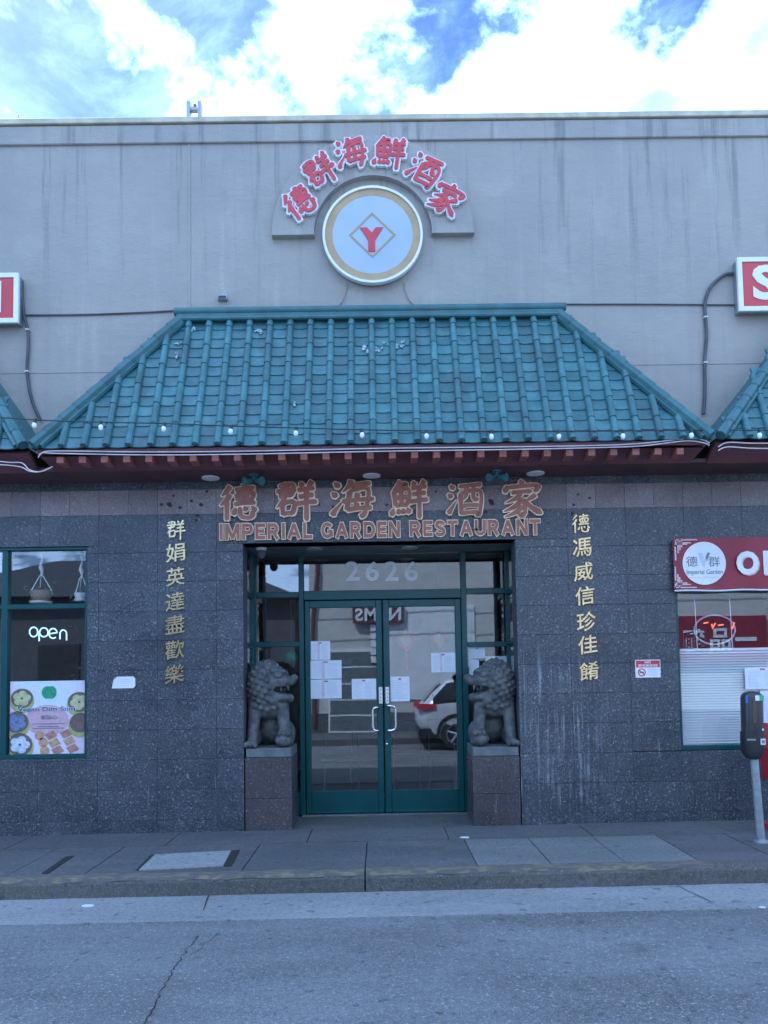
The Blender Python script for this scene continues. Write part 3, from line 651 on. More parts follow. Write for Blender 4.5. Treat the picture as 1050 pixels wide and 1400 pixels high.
for px, py, w, h in ((263, 452, 5, 7), (240, 487, 4, 5), (352, 455, 8, 5), (498, 484, 9, 7), (518, 484, 6, 6), (545, 480, 7, 6), (243, 470, 7, 3), (402, 556, 3, 4), (552, 470, 4, 5), (757, 448, 3, 5), (530, 476, 6, 4)):
    # flaked patches where the glaze has come off
    v = (436 + 0 - py) / (436 - 606.0) ; v = 1 - v; x = P(px, py, E_Y + (T_Y - E_Y) * v)[0]; r = random.Random(px)
    for j in range(4):
        ox, oz = r.uniform(-w, w) / 170, r.uniform(-h, h) / 150; kk = r.uniform(.25, .6)
        pl = [(x + ox + kk * w / 170 * (.3 + r.random()) * math.cos(a), oz + kk * h / 130 * (.3 + r.random()) * math.sin(a)) for a in [k * math.pi / 6 for k in range(12)]]
        m = MB(); n = len(pl); m.add([rp(q[0], v + q[1] / SL, .026) for q in pl] + [rp(q[0], v + q[1] / SL, .012) for q in pl], [tuple(range(n))] + [(i, (i + 1) % n, n + (i + 1) % n, n + i) for i in range(n)])
        m.build('flaked_patch', M['flake'], main_roof)
# eave woodwork
P_S = -0.47
def eave(xl, xr, slopeL, slopeR):
    MB().box(xl, xr, P_S, -0.0005, ZS, ZS + .03).build('soffit', M['soff'], B)
    m = MB(); m.add([(xl, P_S, ZS - .004), (xr, P_S, ZS - .004), (xr + slopeR, E_Y + .10, EZ - .055), (xl - slopeL, E_Y + .10, EZ - .055), (xl, P_S + .03, ZS + .02), (xr, P_S + .03, ZS + .02), (xr + slopeR, E_Y + .13, EZ - .03), (xl - slopeL, E_Y + .13, EZ - .03)],
        [(0, 1, 2, 3), (4, 7, 6, 5), (0, 4, 5, 1), (3, 2, 6, 7), (0, 3, 7, 4), (1, 5, 6, 2)]); m.build('fascia_board', M['wood'], B)
    MB().box(xl - slopeL, xr + slopeR, E_Y + .015, E_Y + .05, EZ - .05, EZ - .012).build('eave_board', M['wood'], B)
eave(eaveL + .12, eaveR - .12, .08, .08)
for a, b in ((-XW, eaveL - .05), (eaveR + .05, XW)):
    MB().box(a, b, P_S, -0.0005, ZS + .003, ZS + .035).build('soffit', M['soff'], B)
    MB().add([(a, P_S, ZS - .01), (b, P_S, ZS - .01), (b, E_Y + .05, EZ - .03), (a, E_Y + .05, EZ - .03), (a, P_S + .03, ZS + .02), (b, P_S + .03, ZS + .02), (b, E_Y + .08, EZ), (a, E_Y + .08, EZ)],
        [(0, 1, 2, 3), (4, 7, 6, 5), (0, 4, 5, 1), (3, 2, 6, 7), (0, 3, 7, 4), (1, 5, 6, 2)]).build('fascia_board', M['wood'], B)
MB().box(eaveL - .06, eaveL + .13, P_S, -.001, ZS + .002, ZS + .04).build('soffit', M['soff'], B)
MB().box(eaveR - .13, eaveR + .06, P_S, -.001, ZS + .002, ZS + .04).build('soffit', M['soff'], B)
yr_ = E_Y + .045
for i in range(29):
    x = P(82 + 30.3 * i, 622, yr_)[0]
    if eaveL + .05 < x < eaveR - .05:
        z = P(525, 623, yr_)[1]; MB().box(x - .034, x + .034, yr_, yr_ + .18, z - .028, z + .036, .004).build('rafter_end', M['rafter'], B)

# ------------------------------------------------------------------ glazing helpers
def frame_bar(mb, px0, py0, px1, py1, Y, t=0.05, d=0.06):
    x0, z0, x1, z1 = R(px0, py0, px1, py1, Y); mb.box(x0, x1, Y - d / 2, Y + d / 2, z0, z1, 0.004); return mb
def pane(parent, x0, z0, x1, z1, Y):
    return MB().box(x0, x1, Y - .003, Y + .003, z0, z1).build('glass_pane', M['glass'], parent)
YF = YB - 0.0
ZF = gz(0) + 0.012
def Xd(px): return P(px, 950, YF)[0]
def Zd(py, px=525): return P(px, py, YF)[1]
ent = MB()
ent.box(Xd(345), Xd(352), YF - .05, YF + .05, ZF, DZ, .005); ent.box(Xd(410), Xd(417), YF - .05, YF + .05, ZF, DZ, .005)
ent.box(Xd(632.5), Xd(640), YF - .05, YF + .05, ZF, DZ, .005); ent.box(Xd(695), Xd(703), YF - .05, YF + .05, ZF, DZ, .005)
ent.box(Xd(345), Xd(703), YF - .046, YF + .046, Zd(757), DZ, .005)
ent.box(Xd(417), Xd(632.5), YF - .052, YF + .05, Zd(819.5), Zd(807), .005)
for pa, pb, col in ((352, 410, 381), (640, 695, 667)):
    for ya, yb_ in ((810 if col < 500 else 804.5, 817.5 if col < 500 else 812), (877.5, 884.5)):
        ent.box(Xd(pa), Xd(pb), YF - .045, YF + .045, Zd(yb_, col), Zd(ya, col), .004)
    ent.box(Xd(pa), Xd(pb), YF - .045, YF + .045, ZF, ZF + .25, .004)
# side returns of the recess
for sx_, xw, xe in ((-1, DX0, Xd(348)), (1, DX1, Xd(699))):
    a, b = sorted((xw - sx_ * .0, xw + sx_ * -.03)) if False else (min(xw, xe), max(xw, xe))
    xm = (xw + xe) / 2 if False else xw
    for y0_, y1_ in ((0.04, 0.09), (YB - .1, YB - .051)):
        ent.box(xm - .025 + sx_ * .028, xm + .025 + sx_ * .028, y0_, y1_, ZF, DZ)
    for ya, yb_ in ((757, 745), (817.5, 810), (884.5, 877.5), (1100, 1080)):
        ent.box(xm - .022 + sx_ * .028, xm + .022 + sx_ * .028, .09, YB - .1, Zd(ya), min(Zd(yb_), DZ - .002))
E_ = ent.build('entrance_frame', M['frame'], B)
for sx_, xm in ((-1, DX0), (1, DX1)):
    MB().box(xm + sx_ * .028 - .003, xm + sx_ * .028 + .003, .09, YB - .1, Zd(1080), Zd(757)).build('glass_pane', M['glass'], E_)
    MB().box(xm + sx_ * .028 - .012, xm + sx_ * .028 + .012, .09, YB - .1, ZF, Zd(1100)).build('kick_panel', M['frame'], E_)
    MB().box(min(xm + sx_ * .062, xm + sx_ * .4), max(xm + sx_ * .062, xm + sx_ * .4), YB - .02, YB + .02, ZF, DZ).build('jamb_panel', M['frame'], E_)
pane(E_, Xd(417), Zd(807), Xd(632.5), Zd(757), YF)
for pa, pb, ys in ((352, 410, (757, 810, 817.5, 877.5, 884.5)), (640, 695, (757, 804.5, 812, 877.5, 884.5))):
    c = (pa + pb) / 2
    for t_, b_ in ((ys[0], ys[1]), (ys[2], ys[3])): pane(E_, Xd(pa), Zd(b_, c), Xd(pb), Zd(t_, c), YF)
    pane(E_, Xd(pa), ZF + .25, Xd(pb), Zd(ys[4], c), YF)
def door(pa, ga, gb, pb, handle_px, hy, label):
    d = MB(); x0, x1, a, b = Xd(pa), Xd(pb), Xd(ga), Xd(gb); z0, z1 = ZF + .008, Zd(820.5)
    zg0, zg1 = Zd(1080), Zd(830)
    d.box(x0, a, YF - .03, YF + .025, z0, z1, .005); d.box(b, x1, YF - .03, YF + .025, z0, z1, .005)
    d.box(a, b, YF - .029, YF + .024, zg1, z1, .005); d.box(a, b, YF - .029, YF + .024, z0, zg0, .005)
    o = d.build('door', M['frame'], B); o['label'] = label
    pane(o, a, zg0, b, zg1, YF)
    x = P(handle_px[0], 980, YF)[0]; xo = P(handle_px[1], 980, YF)[0]; za, zb_ = Zd(hy[1]), Zd(hy[0])
    c = bez([(x, YF - .03, zb_), (x, YF - .075, zb_), (x + (xo - x) * .5, YF - .085, zb_), (xo, YF - .085, zb_ - .03), (xo, YF - .085, (za + zb_) / 2), (xo, YF - .085, za + .03), (x + (xo - x) * .5, YF - .085, za), (x, YF - .075, za), (x, YF - .03, za)], 4)
    MB().tube(c, .012, 8).build('pull_handle', M['steel'], o, True)
    lx = P(520.5 if pa < 500 else 529.5, 950, YF)[0]
    MB().box(lx - .022, lx + .022, YF - .036, YF - .03, Zd(962), Zd(939), .002).build('lock_plate', M['steel'], o)
    for k in range(4): MB().lathe([(.006, 0), (.006, .003), (.003, .004)], (lx, YF - .036, Zd(943 + 5 * k)), 8, 'Y').build('lock_key_button', M['black'], o)
    return o
door(418, 425, 515, 523.5, (517, 510), (967, 998), 'left leaf of the glass double doors')
dr = door(525, 533.5, 624, 632, (530, 540.5), (965, 998), 'right leaf of the glass double doors')
lx = P(529, 1017, YF)[0]; MB().lathe([(.013, 0), (.013, .01), (.009, .013)], (lx, YF - .03, Zd(1017)), 12, 'Y').build('lock_cylinder', M['steel'], dr, True)
MB().box(Xd(412), Xd(640), YF - .09, YF + .06, gz(0) - .02, ZF + .004, .004).build('threshold', M['steel'], B)
def window(r_, Y, xm, zm, label):
    x0, z0, x1, z1 = r_; f = MB(); t = .045
    f.box(x0, x1, Y - .05, Y + .05, z0, z0 + t, .004); f.box(x0, x1, Y - .05, Y + .05, z1 - .03, z1, .004)
    f.box(x0, x0 + t * .7, Y - .048, Y + .048, z0 + t, z1 - .03, .004); f.box(x1 - t * .7, x1, Y - .048, Y + .048, z0 + t, z1 - .03, .004)
    for x in xm: f.box(x - .03, x + .03, Y - .046, Y + .046, z0 + t, z1 - .03, .004)
    for z in zm: f.box(x0 + t * .7, x1 - t * .7, Y - .044, Y + .044, z - .026, z + .026, .004)
    o = f.build('storefront_window', M['frame'], B); o['label'] = label
    xs_ = [x0 + t * .7] + sum([[x - .03, x + .03] for x in xm], []) + [x1 - t * .7]; zs_ = [z0 + t] + sum([[z - .026, z + .026] for z in zm], []) + [z1 - .03]
    for i in range(0, len(xs_), 2):
        for j in range(0, len(zs_), 2): pane(o, xs_[i], zs_[j], xs_[i + 1], zs_[j + 1], Y)
    return o
window(lw, 0.07, [P(8, 900, .07)[0], -4.7], [P(60, 829.5, .07)[1]], 'left shop window with green frame and neon sign')
window(rw, 0.07, [4.75], [], 'right shop window with green frame and white blind')

# ================================================================== SIGNS ON THE UPPER WALL
ac = P(510, 319, -.05)
m = MB(); ro = (P(648, 319, -.05)[0] - P(373, 319, -.05)[0]) / 2; ri = (P(592, 319, -.05)[0] - P(431, 319, -.05)[0]) / 2
m.ring(ac, ri, ro, -0.075, 0.0, 48, 0, math.pi); o = m.build('arch_moulding', M['stucco'], B)
for sx_ in (-1, 1):
    a, b = sorted((ac[0] + sx_ * (ri - .004), ac[0] + sx_ * (ro + .006))); MB().box(a, b, -0.082, 0, ac[1] - .022, ac[1] - .0005).build('arch_foot', M['stucco'], B)
t_ = thing('round_logo_sign', (ac[0], -.1, ac[1] - .5), 'round white sign with gold ring and red Y inside a diamond', 'sign')
yc = -0.10; c = P(509.5, 320.5, yc); rs_ = (P(578, 320, yc)[0] - P(441, 320, yc)[0]) / 2
MB().ring(c, .02, rs_ - .012, yc + .03, 0.0, 48).build('cabinet', M['galv'], t_)
MB().ring(c, rs_ - .025, rs_, yc - .012, yc + .05, 72).build('rim', M['white'], t_, True)
MB().ring(c, rs_ * .80, rs_ - .024, yc + .004, yc + .03, 72).build('gold_ring', M['gold'], t_)
MB().prism([(c[0] + rs_ * .80 * math.cos(2 * math.pi * k / 72), c[1] + rs_ * .80 * math.sin(2 * math.pi * k / 72)) for k in range(72)], yc + .003, yc + .03).build('face', M['signface'], t_)
dc = P(509, 321, yc); dd = .248
for k in range(4):
    a0, a1 = math.pi / 2 * k, math.pi / 2 * (k + 1); q = []
    for rr_, a in ((dd, a0), (dd, a1), (dd - .026, a1), (dd - .026, a0)): q.append((dc[0] + rr_ * math.cos(a), dc[1] + rr_ * math.sin(a)))
    MB().prism(q, yc - .003, yc + .003).build('diamond_bar', M['gold'], t_)
x0, z0, x1, z1 = R(492, 311, 524, 344, yc); w_ = (x1 - x0); xm = (x0 + x1) / 2; zm_ = z0 + (z1 - z0) * .46; s_ = w_ * .15
MB().prism([(xm - s_, z0), (xm + s_, z0), (xm + s_, zm_), (x1, z1), (x1 - w_ * .31, z1), (xm + .004, zm_ + .085), (x0 + w_ * .31, z1), (x0, z1), (xm - s_, zm_)], yc - .005, yc + .003).build('letter_y', M['red'], t_)
t_ = thing('arched_character_sign', (ac[0], -.1, ac[1]), 'six red Chinese characters with white edges curving over the round sign', 'sign')
for ch, px, py, rot in (('德', 408.5, 278, 56), ('群', 437.5, 234.5, 31), ('海', 480, 210, 11), ('鮮', 533, 210, -9), ('酒', 580, 232.5, -31), ('家', 610.5, 271, -54)):
    x, z = P(px, py, -.11); h = .165 if ch != '家' else .16; rot *= .62 if ch in '德家' else 1
    fit = (x - h, z - h * 1.02, x + h, z + h * 1.02)
    bk = brush(MB(), ch, fit, -.115, -.078, 12, 5.0, math.radians(rot)).build('character_backing', M['white'], t_)
    brush(MB(), ch, fit, -.13, -.122, 12.5, 0, math.radians(rot)).build('character_face', M['red'], bk)
def box_sign(x0, x1, z0, z1, glyph, gfit, label):
    t_ = thing('box_sign', ((x0 + x1) / 2, -.15, z0), label, 'sign')
    yf = -.13; MB().box(x0 + .01, x1 - .01, yf + .02, 0.0, z0 + .01, z1 - .01).build('cabinet', M['galv'], t_)
    f = MB(); b = .048
    for q in ((x0, x1, z0, z0 + b), (x0, x1, z1 - b, z1), (x0, x0 + b, z0 + b, z1 - b), (x1 - b, x1, z0 + b, z1 - b)): f.box(q[0], q[1], yf - .006, yf + .03, q[2], q[3])
    f.build('rim', M['white'], t_); MB().box(x0 + b, x1 - b, yf + .004, yf + .02, z0 + b, z1 - b).build('face', M['red'], t_)
    text(MB(), glyph, gfit, yf + .003, .006, .035).build('letter', M['white'], t_)
x1, z1 = P(25.5, 373, -.13); z0 = P(20, 441, -.13)[1]
box_sign(x1 - 1.1, x1, z0, z1, 'M', (P(-38, 400, -.13)[0], P(0, 427, -.13)[1], P(1.5, 400, -.13)[0], P(0, 384, -.13)[1]), 'red box sign with white rim at the left edge of the wall')
x0, z1 = P(1007.5, 352, -.13); z0 = P(1030, 425, -.13)[1]
box_sign(x0, x0 + 1.1, z0, z1, 'S', (P(1029, 390, -.13)[0], P(1050, 410, -.13)[1], P(1064, 390, -.13)[0], P(1050, 362, -.13)[1]), 'red box sign with a white letter S at the right edge')
def wire(name, pix, Y, r, mat, label, cat, n=6, group=None, clips=()):
    pts = [(*P(p[0], p[1], p[2] if len(p) > 2 else Y), p[2] if len(p) > 2 else Y) for p in pix]; pts = [(a, y, z) for a, z, y in pts]
    if not clips: return tag(MB().tube(bez(pts, n), r, 6).build(name, mat, None, True), label, cat, group)
    t_ = thing(name, (pts[-1][0], pts[-1][1], pts[-1][2]), label, cat, group); MB().tube(bez(pts, n), r, 8).build('cable', mat, t_, True)
    for cx_, cy_ in clips:
        x, z = P(cx_, cy_, Y); MB().box(x - .02, x + .02, Y - r - .004, 0.0, z - .008, z + .008).build('clip', M['ltcable'], t_)
    return t_
wire('sign_cable', [(30, 385), (31, 410), (33, 432), (38, 452), (38.5, 475), (37, 508), (43, 545), (55, 574)], -.025, .016, M['cable'], 'grey cable hanging from the left red box sign to the canopy', 'cable', clips=((38, 451), (37, 508)))
wire('sign_cable', [(1004, 374), (990, 376), (972, 392), (964, 414), (965, 440), (966, 460), (963.5, 495), (964, 530), (962, 566)], -.025, .018, M['cable'], 'dark conduit arching from the right red box sign to the canopy', 'cable', clips=((964.5, 434), (964, 496)))
wire('wall_conduit', [(30, 431), (120, 430), (200, 427), (250, 424)], -.012, .009, M['cable'], 'thin conduit along the wall left of the canopy ridge', 'conduit')
wire('wall_conduit', [(770, 416), (880, 416), (1004, 417)], -.012, .008, M['cable'], 'thin conduit along the wall right of the canopy ridge', 'conduit')
wire('sign_wire', [(474, 388), (472, 400), (468, 411), (459, 421)], -.012, .007, M['stucco'], 'thin painted wire below the left of the round sign', 'wire')
wire('sign_wire', [(553, 385), (555, 400), (561, 411), (570, 419)], -.012, .007, M['stucco'], 'thin painted wire below the right of the round sign', 'wire')
x, z = P(304, 406, -.05); t_ = thing('wall_vent', (x, -.03, z - .03), 'small louvred metal vent on the stucco above the canopy', 'vent')
MB().box(x - .05, x + .05, -.06, 0, z - .025, z + .025, .006).build('housing', M['galv'], t_); MB().box(x - .04, x + .04, -.064, -.06, z - .016, z + .008).build('louvre', M['black'], t_)
# parapet bracket and aerial
x, z = P(266, 163, .1)[0], ZT + .012
t_ = thing('roof_bracket', (x, .1, z), 'rusty metal bracket standing on the parapet', 'bracket')
MB().box(x - .075, x + .075, .02, .2, z, z + .03).build('base_plate', M['rafter'], t_)
for a in (-.06, .06): MB().box(x + a - .018, x + a + .018, .06, .14, z + .03, z + .255).build('upright', M['galv'], t_)
MB().box(x - .042, x + .042, .07, .13, z + .165, z + .195).build('cross_bar', M['galv'], t_); MB().tube([(x + .0, .1, z + .195), (x + .005, .1, z + .24)], .02, 6).build('insulator', M['rafter'], t_)
x = P(25, 165, .2)[0]; tag(MB().tube([(x, .2, ZT), (x + .005, .2, ZT + .24)], [.010, .006], 6).build('roof_rod', M['galv']), 'short metal rod on the parapet at the far left', 'rod')

# ================================================================== LETTERING OVER THE DOOR AND COUPLETS
YL = -0.045
t_ = thing('character_lettering', (0, -.03, P(520, 708, YL)[1]), 'large red brush Chinese characters with gold edges above the English name', 'lettering')
for ch, a, b, top, bot in (('德', 299, 352, 662, 712), ('群', 377, 433, 658, 711), ('海', 452, 511, 656, 709), ('鮮', 534, 585, 657, 708), ('酒', 611, 660, 659, 705), ('家', 687, 739, 657, 705)):
    fit = R(a, top, b, bot, YL)
    bk = brush(MB(), ch, fit, YL + .004, 0.0, 12.0, 2.9).build('gold_edge', M['goldedge'], t_)
    brush(MB(), ch, fit, YL - .012, YL + .0, 12.0, 0).build('character_face', M['redbrown'], bk)
t_ = thing('english_lettering', (0, -.03, P(520, 735, YL)[1]), 'row of red English capitals edged in gold directly above the doors', 'lettering')
for word, a, b, ya, yb_ in (('IMPERIAL', 300, 427, 715, 737), ('GARDEN', 439, 547, 713, 735), ('RESTAURANT', 560, 739, 710.5, 732)):
    x0, z0, x1, z1 = R(a, ya, b, yb_, YL); gap = 15; tot = sum(BLOCK[c_][0] for c_ in word) + gap * (len(word) - 1); kx = (x1 - x0) / tot; x = x0
    for ch in word:
        fit = (x, z0, x + 100 * kx, z1)
        bk = brush(MB(), ch, fit, -.036, -.001, 23, 4.2).build('letter_edge', M['goldedge'], t_)
        brush(MB(), ch, fit, -.046, -.041, 22, -1.0).build('letter_face', M['redbrown'], bk)
        x += (BLOCK[ch][0] + gap) * kx
for chars, xa, xb, tops, label in (('群娟英達盡歡樂', 240, 238, (711, 742, 775, 809, 841, 875, 908), 'left column of seven gold Chinese characters beside the doors'),
        ('德馮威信珍佳餚', 794, 806, (702, 734, 768, 801, 836, 868, 904), 'right column of seven gold Chinese characters beside the doors')):
    t_ = thing('couplet_lettering', (P(xa, 800, 0)[0], -.02, P(xa, 935, 0)[1]), label, 'lettering', 'gold couplets')
    for i, (ch, tp) in enumerate(zip(chars, tops)):
        x = xa + (xb - xa) * i / 6; fit = R(x - 13, tp, x + 13, tp + 27, -.03)
        (brush(MB(), ch, fit, -.020, -.002, 8.5) if ch in GL else text(MB(), ch, fit, -.002, .018, .009, shear=.14)).build('gold_character', M['brass'], t_)
t_ = thing('door_number', (P(522, 795, YF)[0], YF - .01, P(522, 795, YF)[1]), 'white numerals 2626 on the glass above the doors', 'numerals')
for i, ch in enumerate('2626'): text(MB(), ch, R(473 + 26.6 * i, 767.5, 491.5 + 26.6 * i, 794.5, YF), YF - .004, .006, .025).build('numeral', M['white'], t_)

# ================================================================== LIGHTS AND CABLES AT THE EAVE
pixw = [(-60, 566), (48, 574), (137, 577), (225, 579), (316, 582.5), (405, 585), (494, 587.5), (583, 589), (672, 589.5), (763, 589.5), (852, 589), (945, 588), (1038, 588), (1120, 588)]
YW = E_Y - .05
t_ = thing('string_lights', (0, YW, P(525, 596, YW)[1]), 'black wire of small white festoon bulbs strung across the tiled canopy', 'string lights')
MB().tube(bez([(P(a, b, YW)[0], YW, P(a, b, YW)[1]) for a, b in pixw], 6), .006, 6).build('wire', M['black'], t_, True)
for a, b in pixw[1:-1]:
    x, z = P(a, b, YW); dx = rnd.uniform(-.008, .008)
    s_ = MB().tube([(x, YW, z + .008), (x + dx * .5, YW, z - .03)], .017, 8).build('socket', M['black'], t_, True)
    MB().ell((x + dx, YW, z - .052), (.023, .023, .032), 10, 8).build('bulb', M['bulb'], s_, True)
for dy, yy in ((0, -.0), (1, -.0)):
    pixc = [(52, 626), (58, 619), (80, 616.5 + dy * 3.5), (200, 618 + dy * 4), (330, 617 + dy * 4), (525, 613 + dy * 4), (700, 611 + dy * 3.5), (820, 609 + dy * 3), (880, 606 + dy * 3.5), (935, 600 + dy * 3), (960, 601 + dy * 4), (970, 606 + dy * 3)]
    wire('eave_cable', pixc, E_Y - .005, .0055, M['ltcable'], ('upper' if dy == 0 else 'lower') + ' white cable clipped along the eave of the central canopy', 'cable', 5, 'eave cables')
for dy in (0, 1): wire('eave_cable', [(982, 611 + dy * 5), (995, 605 + dy * 6), (1030, 606 + dy * 7), (1090, 606 + dy * 7)], E_Y + .0, .0055, M['ltcable'], ('upper' if dy == 0 else 'lower') + ' white cable on the eave at the far right', 'cable', 5, 'eave cables')
for dy in (0, 1): wire('eave_cable', [(-30, 627 + dy * 7), (10, 632 + dy * 4), (30, 633 + dy * 6), (40, 642 + dy * 2), (55, 645), (72, 638)], E_Y + .03, .0055, M['ltcable'], ('upper' if dy == 0 else 'lower') + ' drooping white cable on the eave at the far left', 'cable', 5, 'eave cables')
for px, py, lab in ((288, 650, 'left'), (508, 646.5, 'middle'), (732, 643, 'right')):
    x, z = P(px, py, -.16); t_ = thing('recessed_light', (x, -.16, ZS - .02), lab + ' round recessed light in the maroon soffit', 'light', 'recessed soffit lights')
    MB().lathe([(.07, ZS - .012), (.09, ZS - .012), (.092, ZS + .004), (.07, ZS + .004)], (x, -.16, 0), 24).build('trim_ring', M['white'], t_, True)
    MB().lathe([(.03, ZS - .009), (.0695, ZS - .006), (.0695, ZS + .003)], (x, -.16, 0), 20).build('lens', M['bulb'], t_, True)
for px, py, lab in ((347, 652, 'left'), (679, 646, 'right')):
    x, z = P(px, py, -.28); t_ = thing('floodlight', (x, -.28, ZS), lab + ' teal twin floodlight fixed under the soffit', 'light', 'soffit floodlights')
    MB().lathe([(.05, ZS - .02), (.05, ZS - .001)], (x, -.28, 0), 14).build('mount', M['teal'], t_); MB().tube([(x, -.28, ZS - .02), (x, -.28, ZS - .06)], .016, 8).build('stem', M['teal'], t_)
    for s_ in (-1, 1): MB().tube([(x + s_ * .02, -.28, ZS - .06), (x + s_ * .05, -.30, ZS - .075), (x + s_ * .09, -.33, ZS - .085)], [.022, .03, .045], 10).build('lamp_head', M['teal'], t_, True)
x, z = P(357, 752, .3); t_ = thing('dome_camera', (x, .3, DZ), 'white dome security camera under the recess ceiling at the left', 'camera')
MB().lathe([(.055, DZ - .03), (.06, DZ - .02), (.06, DZ - .001)], (x, .3, 0), 16).build('mount', M['white'], t_, True); MB().ell((x, .3, DZ - .06), (.05, .05, .06), 14, 8).build('dome', M['plinth'], t_, True)
for px in (430, 560):
    x = P(px, 745, .4)[0]; t_ = thing('recessed_light', (x, .4, DZ - .02), ('left' if px < 500 else 'right') + ' recessed downlight in the ceiling of the door recess', 'light', 'recess downlights')
    MB().lathe([(.07, DZ - .012), (.09, DZ - .012), (.092, DZ - .001), (.07, DZ - .001)], (x, .4, 0), 24).build('trim_ring', M['galv'], t_, True); MB().lathe([(.03, DZ - .009), (.0695, DZ - .006), (.0695, DZ - .002)], (x, .4, 0), 20).build('lens', M['bulb'], t_, True)

# ================================================================== STONE LIONS ON PEDESTALS
def lion_sdf(X, Y, Z):
    def ell(c, r):
        px, py, pz = (X - c[0]) / r[0], (Y - c[1]) / r[1], (Z - c[2]) / r[2]
        k0 = np.sqrt(px ** 2 + py ** 2 + pz ** 2); k1 = np.sqrt((px / r[0]) ** 2 + (py / r[1]) ** 2 + (pz / r[2]) ** 2)
        return k0 * (k0 - 1) / np.maximum(k1, 1e-6)
    def cap(a, b, ra, rb):
        a = np.array(a); d = np.array(b) - a; t = np.clip(((X - a[0]) * d[0] + (Y - a[1]) * d[1] + (Z - a[2]) * d[2]) / d.dot(d), 0, 1)
        return np.sqrt((X - a[0] - t * d[0]) ** 2 + (Y - a[1] - t * d[1]) ** 2 + (Z - a[2] - t * d[2]) ** 2) - (ra + (rb - ra) * t)
    def sm(a, b, k=.025):
        h = np.clip(.5 + .5 * (b - a) / k, 0, 1); return b + (a - b) * h - k * h * (1 - h)
    D_ = ell((0, .14, .26), (.17, .17, .24))                                   # rump
    D_ = sm(D_, ell((-.01, -.03, .43), (.185, .14, .15)), .05)                  # chest
    for s_ in (-1, 1):
        D_ = sm(D_, ell((s_ * .17, .13, .12), (.075, .14, .13))); D_ = sm(D_, ell((s_ * .18, -.0, .035), (.06, .10, .04)))
    D_ = sm(D_, cap((-.15, -.07, .43), (-.172, -.15, .06), .07, .052)); D_ = sm(D_, ell((-.172, -.185, .042), (.066, .085, .045)), .015)
    for q in (-.045, 0, .045): D_ = sm(D_, ell((-.172 + q, -.245, .035), (.024, .04, .034)), .006)
    D_ = sm(D_, cap((.13, -.07, .43), (.165, -.14, .17), .07, .055)); D_ = sm(D_, ell((.168, -.16, .150), (.066, .085, .045)), .015)
    for q in (-.045, 0, .045): D_ = sm(D_, ell((.168 + q, -.222, .140), (.024, .038, .034)), .006)
    D_ = sm(D_, ell((.155, -.17, .075), (.088, .088, .078)), .006)               # ball under the paw
    D_ = sm(D_, cap((.0, .3, .1), (.02, .3, .42), .05, .08), .03)                # tail
    HX = -.035
    D_ = sm(D_, ell((HX, -.03, .625), (.20, .18, .265)), .03)                    # maned head
    curls = []
    for i in range(150):
        zc = 1 - 2 * (i + .5) / 150; a = i * 2.39996; rr_ = math.sqrt(max(0, 1 - zc * zc)); cx_, cy_, cz_ = rr_ * math.cos(a), rr_ * math.sin(a), zc
        if (cx_ > .28 and -.62 < cz_ < .62 and cy_ < .45) : continue
        curls.append((HX + .198 * cx_, -.03 + .178 * cy_, .625 + .262 * cz_))
    for c in curls:
        rr_ = np.sqrt((X - c[0]) ** 2 + (Y - c[1]) ** 2 + (Z - c[2]) ** 2); D_ = sm(D_, rr_ - .026 + .0035 * np.cos(rr_ * 420), .007)
    D_ = sm(D_, ell((.10, -.12, .755), (.105, .085, .06)), .02)                  # brow
    D_ = sm(D_, ell((.15, -.10, .675), (.135, .115, .062)), .02)                 # upper jaw
    D_ = sm(D_, ell((.262, -.10, .705), (.042, .062, .042)), .015)               # nose
    D_ = sm(D_, ell((.12, -.09, .505), (.125, .10, .052)), .02)                  # lower jaw
    D_ = sm(D_, ell((.215, -.10, .50), (.045, .06, .045)), .012)
    D_ = sm(D_, cap((.10, -.185, .63), (.23, -.17, .655), .022, .02), .012)      # lip
    D_ = sm(D_, cap((.06, -.16, .47), (.12, -.14, .40), .05, .02), .02)          # beard
    D_ = sm(D_, ell((.115, -.196, .735), (.032, .026, .028)), .004)              # eye
    D_ = np.maximum(D_, -(np.sqrt((X - .115) ** 2 + (Y + .226) ** 2 + (Z - .735) ** 2) - .011))
    D_ = sm(D_, cap((.05, -.185, .785), (.17, -.18, .775), .024, .018), .01)     # eyebrow ridge
    D_ = sm(D_, ell((-.05, -.20, .745), (.045, .03, .06)), .01)                  # ear
    D_ = np.maximum(D_, -ell((-.05, -.232, .745), (.024, .02, .036)))
    D_ = np.maximum(D_, -ell((.20, -.13, .588), (.155, .19, .036)))              # open mouth
    for tx in (.13, .205): D_ = sm(D_, cap((tx, -.17, .615), (tx + .006, -.172, .57), .015, .005), .004)
    for zc, w in ((.405, .16), ):                                               # collar with bells
        for k in range(9):
            a = math.pi * (1 + k / 8.0); D_ = sm(D_, np.sqrt((X - (-.01 + .18 * math.cos(a))) ** 2 + (Y - (-.045 + .135 * math.sin(a))) ** 2 + (Z - .385 - .05 * abs(math.cos(a))) ** 2) - .028, .006)
    return np.maximum(D_, -Z - .004)
lv, lf = surface_nets(lion_sdf, (-.30, -.34, -.02), (.36, .42, .95), 0.0085)
